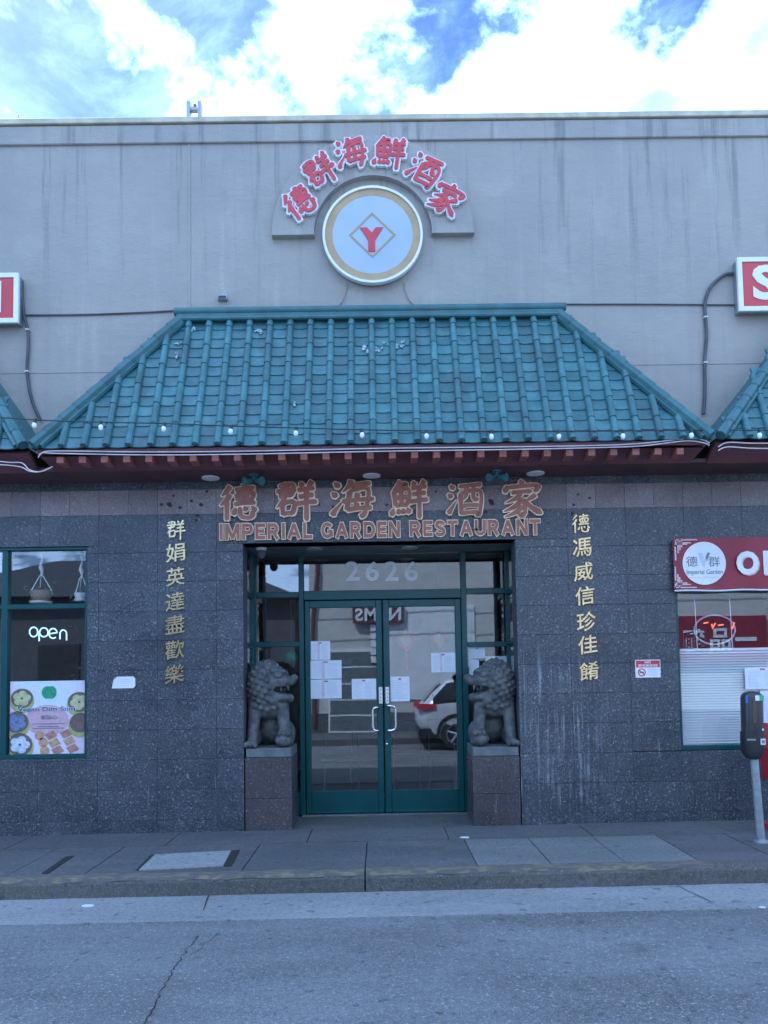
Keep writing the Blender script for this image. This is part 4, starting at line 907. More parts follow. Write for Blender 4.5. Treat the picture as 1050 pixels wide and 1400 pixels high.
for sx_, pa, pb, lab in ((1, 335, 399, 'left'), (-1, 647, 713, 'right')):
    x0 = P(pa, 1080, 0.0)[0]; x1 = P(pb, 1080, 0.0)[0]
    if sx_ == -1: x1 = DX1 - .012
    else: x0 = DX0 + .012
    xc = (x0 + x1) / 2; zp = P(366 if sx_ == 1 else 682, 1036 if sx_ == 1 else 1034, 0)[1]; yd = 0.56
    t_ = thing('lion_pedestal', (xc, .28, gz(xc)), lab + ' brown granite pedestal carrying a stone lion', 'pedestal', 'lion pedestals')
    MB().box(x0 + .006, x1 - .006, .012, yd, gz(xc) - .02, zp).build('core', M['joint'], t_)
    zs_ = [gz(xc) - .01, gz(xc) + .32, zp]
    for z0, z1 in zip(zs_, zs_[1:]):
        MB().box(x0, x1, .0, .012, z0 + .0015, z1 - .0015, .002).build('granite_panel', M['ped'], t_)
    xi = x1 if sx_ == 1 else x0
    MB().box(min(xi, xi - sx_ * .006), max(xi, xi - sx_ * .006), .0125, yd, zs_[0], zp).build('granite_panel', M['ped'], t_)
    t_ = thing('stone_lion', (xc, .28, zp), lab + ' carved grey stone guardian lion, head turned towards the doors, mouth open', 'statue', 'guardian lions')
    pl = .095; MB().box(x0 + .008, x1 + .0 - .004, .004, yd - .01, zp + .001, zp + pl, .008).build('plinth', M['plinth'], t_)
    k = 0.905 / .895
    m = MB().add([(xc - .01 * sx_ + sx_ * v[0] * k, .255 + v[1] * .98, zp + pl + v[2] * k) for v in lv], lf)
    m.build('body', M['lion'], t_, True)

# ================================================================== NOTICES AND THINGS AT THE DOORS AND WINDOWS
def notice(px, Y, label, style, name='paper_notice', cat='notice', mat='paper'):
    x0, z0, x1, z1 = R(*px, Y); t_ = thing(name, ((x0 + x1) / 2, Y, z0), label, cat)
    MB().box(x0, x1, Y - .002, Y, z0, z1).build('sheet', M[mat], t_)
    r = random.Random(int(px[0] * 7 + px[1])); w, h = x1 - x0, z1 - z0; yy = Y - .0024
    m = MB(); ncol = 2 if style in ('menu', 'wide') else 1
    for c in range(ncol):
        xa = x0 + w * (.08 + c * .46); xb = x0 + w * ((.92 if ncol == 1 else .46) + c * .46)
        zc = z1 - h * .16
        while zc > z0 + h * .08:
            m.box(xa, xa + (xb - xa) * r.uniform(.55, 1), yy - .0006, yy, zc - h * .018, zc); zc -= h * .065
    m.build('printed_lines', M['inkpale'], t_)
    if style != 'plain':
        m = MB(); m.box(x0 + w * .42, x0 + w * .56, yy - .0012, yy - .0007, z1 - h * .13, z1 - h * .06); m.build('heading', M['inkred'], t_)
    if style == 'menu': MB().box(x0 + w * .36, x0 + w * .45, yy - .0012, yy - .0007, z0 + h * .04, z1 - h * .04).build('printed_band', M['bpink2'], t_)
    return t_
YN = YF - .006
notice((425, 876.5, 451.5, 902), YN, 'topmost paper notice taped on the left door', 'menu')
notice((424.5, 902.8, 467, 928), YN, 'middle menu sheet of the stack taped on the left door', 'menu')
notice((424.5, 929, 467, 955), YN, 'lowest menu sheet of the stack taped on the left door', 'menu')
notice((481, 928, 514.5, 955.5), YN, 'white sheet on the left door beside its lock', 'wide')
notice((589.5, 892.5, 622.5, 919), YN, 'tinted flyer high on the right door glass', 'menu')
notice((534, 925, 560, 959), YN, 'tall white sheet on the right door next to its lock', 'one')
notice((641, 885.5, 663, 900), YN, 'small printed card at the top of the right sidelight', 'one')
notice((641, 902, 655, 924), YN, 'narrow sticker sheet low in the right sidelight', 'plain')
notice((664, 897, 694, 925), YN + .02, 'framed certificate behind the right lion', 'one')
notice((1018.5, 912, 1068, 942), .06 - .002 + .02 - .03, 'menu sheet at the right edge of the window with the blind', 'wide')
notice((1040, 944, 1085, 990), .045, 'menu sheet behind the parking meter in the right window', 'wide')
# plate on the granite, left
x0, z0, x1, z1 = R(153, 925, 185, 941, -.003); t_ = thing('wall_plate', (x0, 0, z0), 'small white label with a torn corner on the left granite', 'label')
w, h = x1 - x0, z1 - z0
MB().prism([(x0, z0), (x1 - .02, z0), (x1, z0 + .02), (x1, z1 - .02), (x1 - .02, z1), (x0 + w * .22, z1), (x0 + w * .08, z0 + h * .75)], -.007, -.0025).build('sheet', M['white'], t_)
m = MB()
for k in range(4): m.box(x0 + w * .45, x0 + w * (.75 + .05 * (k % 3)), -.0078, -.0071, z0 + h * (.2 + .18 * k), z0 + h * (.25 + .18 * k))
m.build('printed_lines', M['inkpale'], t_)
# no smoking sign
x0, z0, x1, z1 = R(868.5, 902, 903, 926.5, -.005); w, h = x1 - x0, z1 - z0; t_ = thing('no_smoking_sign', (x0, 0, z0), 'white and red NO SMOKING sign on the granite beside the right window', 'sign')
MB().box(x0, x1, -.009, -.0025, z0, z1, .002).build('plate', M['white'], t_)
MB().box(x0 + .008, x1 - .008, -.0102, -.0092, z0 + h * .58, z1 - .008).build('header', M['red'], t_)
text(MB(), 'NO', (x0 + w * .38, z0 + h * .79, x0 + w * .62, z0 + h * .93), -.0103, .001, .03).build('header_text', M['white'], t_)
text(MB(), 'SMOKING', (x0 + w * .12, z0 + h * .61, x0 + w * .88, z0 + h * .75), -.0103, .001, .03).build('header_text', M['white'], t_)
cc = (x0 + w * .25, z0 + h * .3); MB().ring(cc, h * .17, h * .225, -.0104, -.0092, 28).build('prohibition_ring', M['red'], t_)
MB().prism([(cc[0] - h * .16, cc[1] + h * .10), (cc[0] - h * .12, cc[1] + h * .14), (cc[0] + h * .16, cc[1] - h * .10), (cc[0] + h * .12, cc[1] - h * .14)], -.0112, -.0105).build('prohibition_bar', M['red'], t_)
MB().box(cc[0] - h * .13, cc[0] + h * .13, -.0100, -.0092, cc[1] - .008, cc[1] + .008).build('cigarette', M['ink'], t_)
m = MB()
for k in range(4): m.box(x0 + w * .5, x0 + w * (.85 + .03 * (k % 2)), -.0098, -.0092, z0 + h * (.14 + .1 * k), z0 + h * (.18 + .1 * k))
m.build('printed_lines', M['inkpale'], t_)

# ---- left window: poster, neon, hanging plants
YP = 0.0615
x0, z0, x1, z1 = R(13.5, 931, 115.5, 1033, YP); w, h = x1 - x0, z1 - z0
def q(u, v): return x0 + w * u, z0 + h * v
t_ = thing('food_poster', ((x0 + x1) / 2, YP, z0), 'pink Vegan Dim Sum poster with steamer baskets in the left window', 'poster')
MB().box(x0, x1, YP, YP + .004, z0, z1).build('sheet', pm('poster_pink', (0.62, 0.50, 0.58), (0.72, 0.66, 0.76), scale=2.5, rough=0.4), t_)
def disc(u, v, r, d, mat, name, ry=None, n=22, parent=None):
    c = q(u, v); ry = ry or r
    pl = [(min(max(c[0] + w * r * math.cos(a), x0), x1), min(max(c[1] + w * ry * math.sin(a), z0), z1)) for a in [2 * math.pi * k / n for k in range(n)]]
    return MB().prism(pl, YP - d, YP - d + .0006).build(name, mat, parent or t_)
PB = {k: pm('print_' + k, c, c2, scale=30, rough=0.4) for k, c, c2 in (('top', (.62, .68, .86), (.70, .72, .84)), ('rose', (.52, .34, .40), (.58, .40, .46)), ('bamboo', (.42, .44, .14), (.34, .33, .12)), ('bowl', (.10, .085, .09), (.16, .13, .12)), ('bun', (.55, .53, .28), (.44, .42, .22)),
    ('white', (.66, .70, .76), (.45, .50, .58)), ('blue', (.20, .24, .42), (.12, .14, .26)), ('brown', (.20, .13, .12), (.13, .09, .08)), ('gold', (.55, .36, .20), (.40, .24, .13)), ('roll', (.45, .24, .17), (.30, .15, .11)), ('green', (.05, .26, .13), (.08, .34, .17)), ('navy', (.05, .09, .24), (.06, .10, .26)))}
MB().prism([q(.12, .999), q(.9, .999), q(.84, .62), q(.5, .55), q(.2, .62)], YP - .0008, YP - .0002).build('print_sky', PB['top'], t_)
disc(.5, .47, .29, .0016, PB['rose'], 'print_oval', .21)
for u, v, r, food in ((.16, .76, .165, 'bun'), (.93, .70, .17, 'bun'), (.09, .44, .18, 'blue'), (.95, .42, .165, 'brown'), (.14, .14, .185, 'white')):
    bk = disc(u, v - .02, r, .0024, PB['bamboo'], 'steamer_basket'); disc(u, v + .01, r * .9, .0032, PB['bowl'], 'basket_inside', r * .78, parent=bk)
    for k in range(5):
        a = k * 1.257 + u * 9; disc(u + r * .42 * math.cos(a), v + .01 + r * .36 * math.sin(a), r * .33, .0040 + k * .0002, PB[food], 'dumpling', r * .28, 12, bk)
for u, v in ((.40, .27), (.45, .18), (.47, .07)): disc(u, v, .062, .0042, PB['gold'], 'sesame_ball', n=14)
for (u, v) in ((.60, .17), (.80, .19)):
    for k in range(3):
        cu, cv = u - .045 + k * .045, v + .1 - k * .1; MB().prism([q(cu - .085, cv + .01), q(cu + .03, cv + .065), q(cu + .085, cv - .01), q(cu - .03, cv - .065)], YP - .0046 - k * .0004, YP - .0042).build('spring_roll', PB['roll' if k % 2 == 0 else 'gold'], t_)
for du, rr_ in ((.50, .075), (.555, .07)): disc(du, .845, rr_, .003 + du * .001, PB['green'], 'leaf_emblem', .085)
text(MB(), 'Vegan Dim Sum', (*q(.09, .575), *q(.89, .662)), YP - .006, .0012, .03).build('title_shadow', M['white'], t_)
text(MB(), 'Vegan Dim Sum', (*q(.10, .582), *q(.88, .655)), YP - .0074, .0008, .008).build('title', PB['navy'], t_)
text(MB(), '素點心', (*q(.41, .485), *q(.64, .54)), YP - .004, .001, .012).build('subtitle', M['ink'], t_)
m = MB()
for v, a, b in ((.425, .30, .74), (.39, .37, .66), (.365, .31, .72)): m.box(q(a, v)[0], q(b, v)[0], YP - .0036, YP - .003, q(0, v)[1] - .004, q(0, v)[1] + .004)
m.build('printed_lines', M['ink'], t_)
# neon OPEN
YO = 0.13
def on(px, py): a = P(px, py, YO); return (a[0], YO, a[1])
t_ = thing('open_sign', on(66, 878), 'white script neon sign reading open in the left window', 'neon sign')
arc = lambda cx_, cy_, rx, ry, a0, a1, n=14: [on(cx_ + rx * math.cos(math.radians(a0 + (a1 - a0) * k / n)), cy_ - ry * math.sin(math.radians(a0 + (a1 - a0) * k / n))) for k in range(n + 1)]
for pts in (arc(46, 864, 5.6, 6.6, 0, 360), [on(53.5, 876.5), on(53.5, 866)] + arc(60, 864.5, 5.8, 6.2, 180, -170), arc(72.5, 866, 5.6, 6.6, 0, 315)[0:0] + [on(67, 866.5), on(78, 865)] + arc(72.5, 866, 5.6, 6.8, 10, 310), [on(82, 874), on(82, 866)] + arc(86.5, 866.5, 4.5, 5.2, 180, 0, 8) + [on(91, 875.5)]):
    MB().tube(pts, .0075, 6).build('neon_tube', M['neon'], t_, True)
for px, pt, pb, lab, wd_ in ((56, 808, 825, 'white and woven hanging planter below a rope in the left window', 14.5), (111, 811, 822, 'small white hanging pot at the right of the left window', 9)):
    xa, za = P(px, pb, .22); xb, zb_ = P(px, pt, .22); rr_ = wd_ / 128
    t_ = thing('hanging_planter', (xa, .22, za), lab, 'planter', 'hanging planters')
    MB().lathe([(rr_ * .78, za + .02), (rr_, zb_ - .02), (rr_ * 1.02, zb_), (rr_ * .9, zb_), (rr_ * .85, zb_ - .03)], (xa, .22, 0), 20).build('pot', M['pot'] if wd_ > 10 else M['white'], t_, True)
    MB().lathe([(rr_ * 1.0, za), (rr_ * 1.05, za + .022), (rr_ * .8, za + .022)], (xa, .22, 0), 20).build('saucer', M['white'], t_, True)
    for a in (0, 2.1, 4.2): MB().tube([(xa + rr_ * math.cos(a), .22 + rr_ * math.sin(a), zb_), (xa + .02 * math.cos(a), .22 + .02 * math.sin(a), zb_ + .16)], .006, 5).build('cord', M['white'], t_)
    rp_ = [(xa + .008 * math.sin(k * 1.3), .22, zb_ + .16 + k * .03) for k in range(9)]; MB().tube(rp_, [.02, .012, .02, .026, .016, .012, .01, .01, .01], 6).build('rope', M['white'], t_, True)
    m = MB(); r = random.Random(px)
    for k in range(46):
        a = r.random() * 6.3; l = rr_ * r.uniform(.5, 1.7); c = Vector((xa + l * math.cos(a), .22 + .5 * l * math.sin(a), zb_ + r.uniform(-.10, .09))); u = Vector((r.uniform(-1, 1), r.uniform(-1, 1), r.uniform(-1, 1))).normalized() * .03; v = Vector((r.uniform(-1, 1), r.uniform(-1, 1), r.uniform(-.5, 1))).normalized() * .016
        m.add([c - u, c + v, c + u, c - v], [(0, 1, 2, 3)])
    m.build('leaves', M['leaf'], t_)
t_ = thing('indoor_plant', (P(100, 920, .5)[0], .5, 0), 'leafy potted plant behind the left window above the poster', 'plant')
xa = P(100, 920, .5)[0]; MB().lathe([(.13, 0), (.18, .4), (.17, .4)], (xa, .5, 0), 18).build('pot', M['pot'], t_, True); MB().tube([(xa, .5, .38), (xa - .03, .52, .9), (xa + .02, .5, 1.6)], [.025, .02, .01], 6).build('stem', M['pot'], t_, True)
m = MB(); r = random.Random(5)
for k in range(110):
    a = r.random() * 6.3; zc = r.uniform(.8, 2.2); l = r.uniform(.05, .38); c = Vector((xa + l * math.cos(a), .52 + .6 * l * math.sin(a), zc)); u = Vector((math.cos(a), math.sin(a), r.uniform(-.6, .3))).normalized() * r.uniform(.04, .075); v = u.cross(Vector((0, 0, 1))).normalized() * .035
    m.add([c - u, c - v * .9 + u * .1, c + u, c + v * .9 + u * .1], [(0, 1, 2, 3)])
m.build('leaves', M['leaf'], t_)
# ---- right window: blind, banner, oval neon
YBL = 0.118
x0, z1 = P(929, 891, YBL); z0 = P(940, 1020, YBL)[1]; x1 = 4.7
t_ = thing('window_blind', ((x0 + x1) / 2, YBL, z0), 'lowered white slatted blind in the right window', 'blind')
m = MB(); n = 36; hh = (z1 - z0) / n
for k in range(n):
    z = z0 + hh * k; m.add([(x0, YBL - .020, z), (x1, YBL - .020, z), (x1, YBL + .004, z + hh * .78), (x0, YBL + .004, z + hh * .78), (x0, YBL + .006, z + hh * .88), (x1, YBL + .006, z + hh * .88)], [(0, 1, 2, 3), (3, 2, 5, 4)])
tag(m.build('slats', M['blind'], t_), kind='stuff'); MB().box(x0, x1, YBL - .015, YBL + .015, z1, z1 + .03, .004).build('head_rail', M['blind'], t_); MB().box(x0, x1, YBL - .015, YBL + .015, z0 - .02, z0, .004).build('bottom_rail', M['blind'], t_)
for px in (952, 1000): xx = P(px, 850, YBL)[0]; MB().tube([(xx, YBL, z1 + .03), (xx - .01, YBL, z1 + .55)], .004, 5).build('cord', M['blind'], t_)
t_ = thing('oval_neon_sign', (P(977, 905, .2)[0], .2, P(977, 905, .2)[1]), 'oval neon sign with red strokes hanging above the blind', 'neon sign')
ov = lambda px, py: (P(px, py, .2)[0], .2, P(px, py, .2)[1])
MB().tube([ov(977 + 28 * math.cos(a), 861 + 20 * math.sin(a)) for a in [2 * math.pi * k / 36 for k in range(37)]], .009, 6).build('oval_tube', M['inkpale'], t_, True)
for pts in ([(962, 852), (968, 851)], [(973, 853), (974, 859), (978, 852)], [(1004, 851), (1001, 860)], [(982, 855), (989, 854)]): MB().tube([ov(*p) for p in pts], .008, 6).build('red_tube', M['neonred'], t_, True)
# banner
YV = -0.055
x0 = P(920.5, 772, YV)[0]; z1 = P(921, 736, YV)[1]; z0 = P(923, 808, YV)[1]; x1 = x0 + 2.7
t_ = thing('open_banner', (x0, YV, z0), 'maroon banner with round white logo above the right window', 'banner')
def by_(x, z): return YV + .010 * math.sin(x * 7.1 + z * 3) + .006 * math.sin(x * 17 - z * 9)
def flat(poly2d, d, mat, name, parent=None):
    return MB().prism(poly2d, min(by_(*poly2d[0]) - d, YV - .017 - d), YV - .014 - d + .0005).build(name, mat, parent or t_)
m = MB(); nx, nz = 40, 8
for i in range(nx + 1):
    for j in range(nz + 1):
        x = x0 + (x1 - x0) * i / nx; z = z0 + (z1 - z0) * j / nz; m.v += [(x, by_(x, z), z), (x, by_(x, z) + .003, z)]
ix = lambda i, j, k: (i * (nz + 1) + j) * 2 + k
for i in range(nx):
    for j in range(nz):
        for k in (0, 1): m.f.append((ix(i, j, k), ix(i + 1, j, k), ix(i + 1, j + 1, k), ix(i, j + 1, k)))
m.build('cloth', M['banner'], t_, True)
MB().tube([(x0 + (x1 - x0) * k / 30, by_(x0 + (x1 - x0) * k / 30, z0), z0 + .004 * math.sin(k)) for k in range(31)], .009, 6).build('hem_rope', M['white'], t_, True)
lc = P(963, 770, YV - .02); lr = (P(992.5, 770, YV)[0] - P(933.5, 770, YV)[0]) / 2
lg = flat([(lc[0] + lr * math.cos(2 * math.pi * k / 48), lc[1] + lr * math.sin(2 * math.pi * k / 48)) for k in range(48)], .001, M['white'], 'logo_disc')
yl = YV - .0195
for ch, a in (('德', 937), ('群', 967.5)): text(MB(), ch, R(a, 761, a + 15.5, 775, YV), yl, .0015, .0).build('logo_character', M['ink'], lg)
a_ = lambda px, py: P(px, py, YV)
MB().prism([a_(953, 756), a_(958, 756.5), a_(964, 767), a_(962, 776), a_(959, 772)], yl - .0015, yl).build('logo_leaf', M['inkpale'], lg); MB().prism([a_(963.5, 762), a_(966, 756), a_(970, 756), a_(965, 768)], yl - .0018, yl).build('logo_leaf', M['ink'], lg)
text(MB(), 'Imperial Garden', R(938, 779, 987, 787, YV), yl, .0015, .0).build('logo_text', M['ink'], lg); MB().box(a_(943, 790)[0], a_(983, 790)[0], yl - .001, yl, a_(960, 789.7)[1] - .002, a_(960, 789.7)[1] + .002).build('logo_rule', M['inkpale'], lg)
for ch, fit in pack('OPEN', R(1005.5, 753, 1119, 785.5, YV), .17):
    b1 = text(MB(), ch, (fit[0] + .014, fit[1] - .012, fit[2] + .014, fit[3] - .012), YV - .0155, .001, .045).build('letter_shadow', M['bpink'], t_); text(MB(), ch, fit, YV - .0178, .002, .045).build('letter', M['white'], b1)
m = MB()
def line(p0, p1, t=.75):
    xa, za = a_(*p0); xb, zb_ = a_(*p1); k = t / 132; m.box(min(xa, xb) - k, max(xa, xb) + k, YV - .0185, YV - .0175, min(za, zb_) - k, max(za, zb_) + k)
for s_, yb in ((1, 738), (-1, 804)):
    L = lambda a, b, c, d: line((a, yb + s_ * b), (c, yb + s_ * d))
    for e in ((922, 0, 929, 0), (922, 6, 938, 6), (929, 0, 951, 0), (924, 4, 943, 4)): L(e[0], e[1] + .5, e[2], e[1] + .5)
    for e in ((922.5, 0, 6), (928.5, 0, 14), (931, 3, 10), (926, 3, 18), (922.5, 10, 28)): L(e[0], e[1] + .5, e[0], e[2])
m.build('corner_fretwork', M['bpink'], t_)

# ================================================================== STREET FURNITURE
gx, gy = G(1041, 1159, gz(3.3) - .0)
gy = -1.02; sM = 1
d_ = P(1041, 1159, gy); bx0 = d_[0]; zb0 = gz(bx0)
tp = P(1029, 1035, gy); hd = P(1027.5, 945, gy)
t_ = thing('parking_meter', (bx0, gy, zb0), 'black parking meter on a leaning grey pole by the kerb', 'parking meter')
MB().tube([(bx0, gy, zb0), (tp[0] + .012, gy, tp[1] - .02)], .036, 14).build('pole', M['galv'], t_, True); MB().lathe([(.065, zb0), (.065, zb0 + .012), (.042, zb0 + .03)], (bx0, gy, 0), 16).build('base_flange', M['galv'], t_, True)
ax_ = Vector((hd[0] - tp[0], 0, hd[1] - tp[1])); hl = ax_.length; ax_.normalize(); sd_ = Vector((ax_.z, 0, -ax_.x))
def shell(prof, name, mat, yoff=0.0, parent=None):
    m = MB(); n = 16; vs = []
    for hgt, hw, hd_ in prof:
        c = Vector((tp[0], gy + yoff, tp[1])) + ax_ * hgt * hl
        for k in range(n):
            a = 2 * math.pi * k / n; ca, sa = math.cos(a), math.sin(a); e = .55
            vs.append(c + sd_ * (hw * math.copysign(abs(ca) ** e, ca)) + Vector((0, hd_ * math.copysign(abs(sa) ** e, sa), 0)))
    m.add(vs, [(i * n + k, i * n + (k + 1) % n, (i + 1) * n + (k + 1) % n, (i + 1) * n + k) for i in range(len(prof) - 1) for k in range(n)] + [tuple(range(n - 1, -1, -1)), tuple(range((len(prof) - 1) * n, len(prof) * n))])
    return m.build(name, mat, parent or t_, True)
hs = shell([(-.02, .045, .05), (.0, .062, .06), (.08, .086, .075), (.26, .093, .08), (.385, .092, .08)], 'lower_housing', M['black'])
shell([(.386, .084, .074), (.42, .085, .076), (.90, .086, .078), (.95, .078, .07), (.985, .055, .05), (1.0, .02, .02)], 'upper_housing', pm('meter_dark', (0.035, 0.034, 0.036), (0.05, 0.048, 0.05), rough=.35))
def decal(h0, h1, s0, s1, mat, name, yo=-.0815):
    c = Vector((tp[0], gy, tp[1])); q_ = [c + ax_ * a * hl + sd_ * b for a, b in ((h0, s0), (h0, s1), (h1, s1), (h1, s0))]
    MB().add([(v.x, gy + yo, v.z) for v in q_] + [(v.x, gy + yo + .006, v.z) for v in q_], [(0, 1, 2, 3), (4, 7, 6, 5), (0, 4, 5, 1), (1, 5, 6, 2), (2, 6, 7, 3), (3, 7, 4, 0)]).build(name, mat, t_)
decal(.86, .94, -.006, .03, M['white'], 'label_plate'); decal(.86, .94, .031, .07, pm('label_green', (.10, .42, .20), rough=.5), 'label_plate')
decal(.82, .94, -.086, -.068, pm('label_blue', (.06, .16, .55), rough=.5), 'label_plate', -.070); decal(.20, .29, .035, .075, M['white'], 'number_plate', -.086); decal(.22, .27, .042, .068, M['ink'], 'number_print', -.0875)
decal(.26, .285, -.085, -.01, M['galv'], 'coin_slot_bar', -.0855)
decal(.41, .44, .05, .064, M['white'], 'screw_cap', -.083); decal(.52, .88, -.03, .005, pm('display_brown', (.09, .06, .05), rough=.2), 'display_window', -.0805)
# red newspaper box behind the meter
gy2 = -0.78; xl_ = P(1039, 1060, gy2 + .38)[0]; z0 = P(1045, 1071, gy2)[1]; z1 = P(1045, 992, gy2)[1]
t_ = thing('newspaper_box', (xl_ + .22, gy2 + .2, gz(xl_)), 'red newspaper box on a post behind the parking meter', 'newspaper box')
RB = pm('red_enamel', (.42, .022, .03), (.34, .02, .025), rough=.35, scale=6)
MB().prism([(xl_ + .02, z0), (xl_ + .46, z0), (xl_ + .46, z1), (xl_ + .06, z1), (xl_ + .015, z1 - .10), (xl_, z0 + .3)], gy2, gy2 + .38).build('cabinet', RB, t_)
MB().box(xl_ + .045, xl_ + .42, gy2 - .008, gy2, z0 + .22, z1 - .06, .003).build('window_frame', M['black'], t_); MB().box(xl_ + .07, xl_ + .40, gy2 - .012, gy2 - .0085, z0 + .25, z1 - .09).build('window', M['glass'], t_)
MB().tube([(xl_ + .1, gy2 - .01, z0 + .14), (xl_ + .1, gy2 - .05, z0 + .14), (xl_ + .3, gy2 - .05, z0 + .14), (xl_ + .3, gy2 - .01, z0 + .14)], .01, 6).build('handle', M['steel'], t_)
MB().box(xl_ + .14, xl_ + .32, gy2 + .1, gy2 + .28, gz(xl_) + .04, z0).build('post', RB, t_); MB().box(xl_ + .0, xl_ + .46, gy2 - .02, gy2 + .4, gz(xl_), gz(xl_) + .05, .006).build('base', RB, t_)

# ================================================================== INSIDE, SEEN THROUGH THE DOORS
def chair(px, Y, lab):
    xc = P(px, 1060, Y)[0]; zf = -.01; t_ = thing('dining_chair', (xc, Y, zf), lab, 'chair', 'chairs inside the entrance'); cm = pm('chair_vinyl', (.03, .025, .025), rough=.5)
    MB().box(xc - .21, xc + .21, Y - .2, Y + .2, .43, .49, .02).build('seat', cm, t_); MB().box(xc - .2, xc + .2, Y + .17, Y + .21, .55, .95, .015).build('backrest', cm, t_)
    for a in (-.18, .18):
        for b in (-.17, .17): MB().tube([(xc + a, Y + b, zf), (xc + a * .97, Y + b * .97, .44 if b < 0 else .75)], .013, 8).build('leg', M['steel'], t_, True)
for px, Y, lab in ((462, 2.5, 'dark chair with steel legs seen through the left door'), (508, 2.7, 'dark chair with steel legs behind the left door lock side'), (557, 2.55, 'dark chair with steel legs seen through the right door'), (606, 2.6, 'dark chair with steel legs at the right of the right door')): chair(px, Y, lab)
for px, lab in ((555, 'left'), (600, 'right')):
    Y = 1.6; x, z = P(px, 875, Y); t_ = thing('diamond_ornament', (x, Y, z - .3), lab + ' red paper diamond with tassel hanging behind the right door', 'ornament', 'diamond ornaments')
    k = .13 if px < 580 else .1; MB().prism([(x - k, z), (x, z - k * 1.2), (x + k, z), (x, z + k * 1.2)], Y, Y + .01).build('diamond', M['red'], t_); MB().prism([(x - k * .6, z), (x, z - k * .75), (x + k * .6, z), (x, z + k * .75)], Y - .004, Y).build('diamond_panel', M['gold'], t_)
    MB().tube([(x, Y, z - k), (x, Y, z - .38)], .012, 6).build('tassel', M['red'], t_); MB().tube([(x, Y, z + k), (x, Y, 3.3)], .003, 5).build('string', M['red'], t_)
x, z = P(398, 899, 1.4); t_ = thing('green_lantern', (x, 1.4, z - .08), 'small green round lantern behind the left sidelight', 'lantern'); MB().ell((x, 1.4, z), (.08, .08, .075), 14, 10).build('globe', pm('lantern_green', (.05, .42, .28), rough=.4), t_, True); MB().tube([(x, 1.4, z + .07), (x, 1.4, 3.3)], .004, 5).build('string', M['red'], t_)

# ================================================================== ACROSS THE STREET (seen as reflections in the glass)
OY = -11.7
beige = pm('beige_render', (.56, .53, .49), (.50, .475, .44), scale=1.2, rough=.9, bump=.003)
MB_ = MB().slab([(-60, OY), (60, OY), (60, -9.4), (-60, -9.4)], lambda x: gz(x) - .4, lambda x: gz(x)); tag(MB_.build('far_pavement', M['walk']), kind='structure')
OB = thing('beige_building', (4, OY, 0), 'plain beige building across the street mirrored in the doors', 'building')
MB().box(-1.95, 16, OY - 8, OY, -.3, 6.6).build('wall', beige, OB); MB().box(-2.0, 16.05, OY - 8, OY + .06, 6.6, 6.75).build('coping', M['white'], OB)
MB().box(-1.95, 16, OY, OY + .03, -.1, .55, .005).build('base_course', M['walk'], OB)
MB().tube([(-1.75, OY + .06, 6.5), (-1.7, OY + .06, 4.4), (-1.85, OY + .06, 3.2), (-1.85, OY + .06, .2)], .06, 8).build('downpipe', M['wood'], OB)
sh_ = MB().box(-1.45, .0, OY, OY + .05, 0, 2.3).build('garage_door', M['white'], OB)
for k in range(5): MB().box(-1.4, -.05, OY + .05, OY + .065, .08 + k * .44, .46 + k * .44, .004).build('door_panel', M['plinth'], sh_)
w_ = MB().box(.2, 2.6, OY, OY + .05, .9, 3.5).build('shop_window', M['white'], OB); MB().box(.3, 1.35, OY + .05, OY + .06, 1.0, 3.4).build('glass_pane', M['white'], w_); MB().box(1.45, 2.5, OY + .05, OY + .06, 1.0, 3.4).build('glass_pane', M['white'], w_)
t_ = thing('shop_sign', (-.05, OY, 2), 'maroon shop sign with white capitals across the street mirrored in the doors', 'sign')
zt = 1.58 + (923 - 828) / 49.7; zb_ = 1.58 + (923 - 852) / 49.7
MB().box(-.75, .65, OY + .06, OY + .2, zb_, zt, 0).build('panel', M['wood'], t_)
for ch, fit in pack('SMEN', (-.68, zb_ + .06, .58, zt - .06), .1): text(MB(), ch, fit, OY + .2, .012, .03, face=1).build('letter', M['white'], t_)
for k in range(5):
    z = zb_ - .22 * (k + 1); MB().box(-.25, .0, OY + .066, OY + .12, z, z + .18).build('sign_tab', M['white'], t_)
t_ = thing('noodle_shop_sign', (8.5, OY, 1.8), 'red board with white Chinese characters across the street mirrored in the right window', 'sign')
MB().box(6.9, 9.9, OY + .01, OY + .16, 1.75, 2.95).build('board', M['banner'], t_)
for i, ch in enumerate('一品麵店'):
    x = 9.35 - i * .66; text(MB(), ch, (x - .27, (2.3 if i == 0 else 2.06), x + .27, (2.4 if i == 0 else 2.62)), OY + .165, .02, .02, face=1).build('sign_character', M['white'], t_)
LB = thing('dark_house', (-8, -15, 0), 'low dark house across the street mirrored in the left sidelight', 'house')
MB().box(-14, -2.6, -22, -14, -.3, 4.0).build('wall', pm('dark_wall', (.10, .10, .11), rough=.9), LB)
MB().add([(-14.4, -13.6, 3.95), (-2.3, -13.6, 3.95), (-2.3, -22.4, 3.95), (-14.4, -22.4, 3.95), (-11, -18, 5.6), (-5.5, -18, 5.6)], [(0, 1, 5, 4), (2, 3, 4, 5), (1, 2, 5), (3, 0, 4), (0, 3, 2, 1)]).build('roof', pm('dark_roof', (.05, .05, .055), rough=.9), LB)
for x in (-12, -9.2, -6.4, -4): MB().box(x - .6, x + .6, -14, -13.96, 1.1, 2.6).build('window', M['black'], LB)
for zc, lab in ((6.6, 'upper'), (5.9, 'middle'), (5.3, 'lower')):
    tag(MB().tube(bez([(-30, -10.3, zc), (-10, -10.2, zc - .45), (8, -10.2, zc - .1), (30, -10.3, zc)], 10), .015, 5).build('utility_wire', M['black']), lab + ' utility wire along the far side of the street', 'wire', 'utility wires')
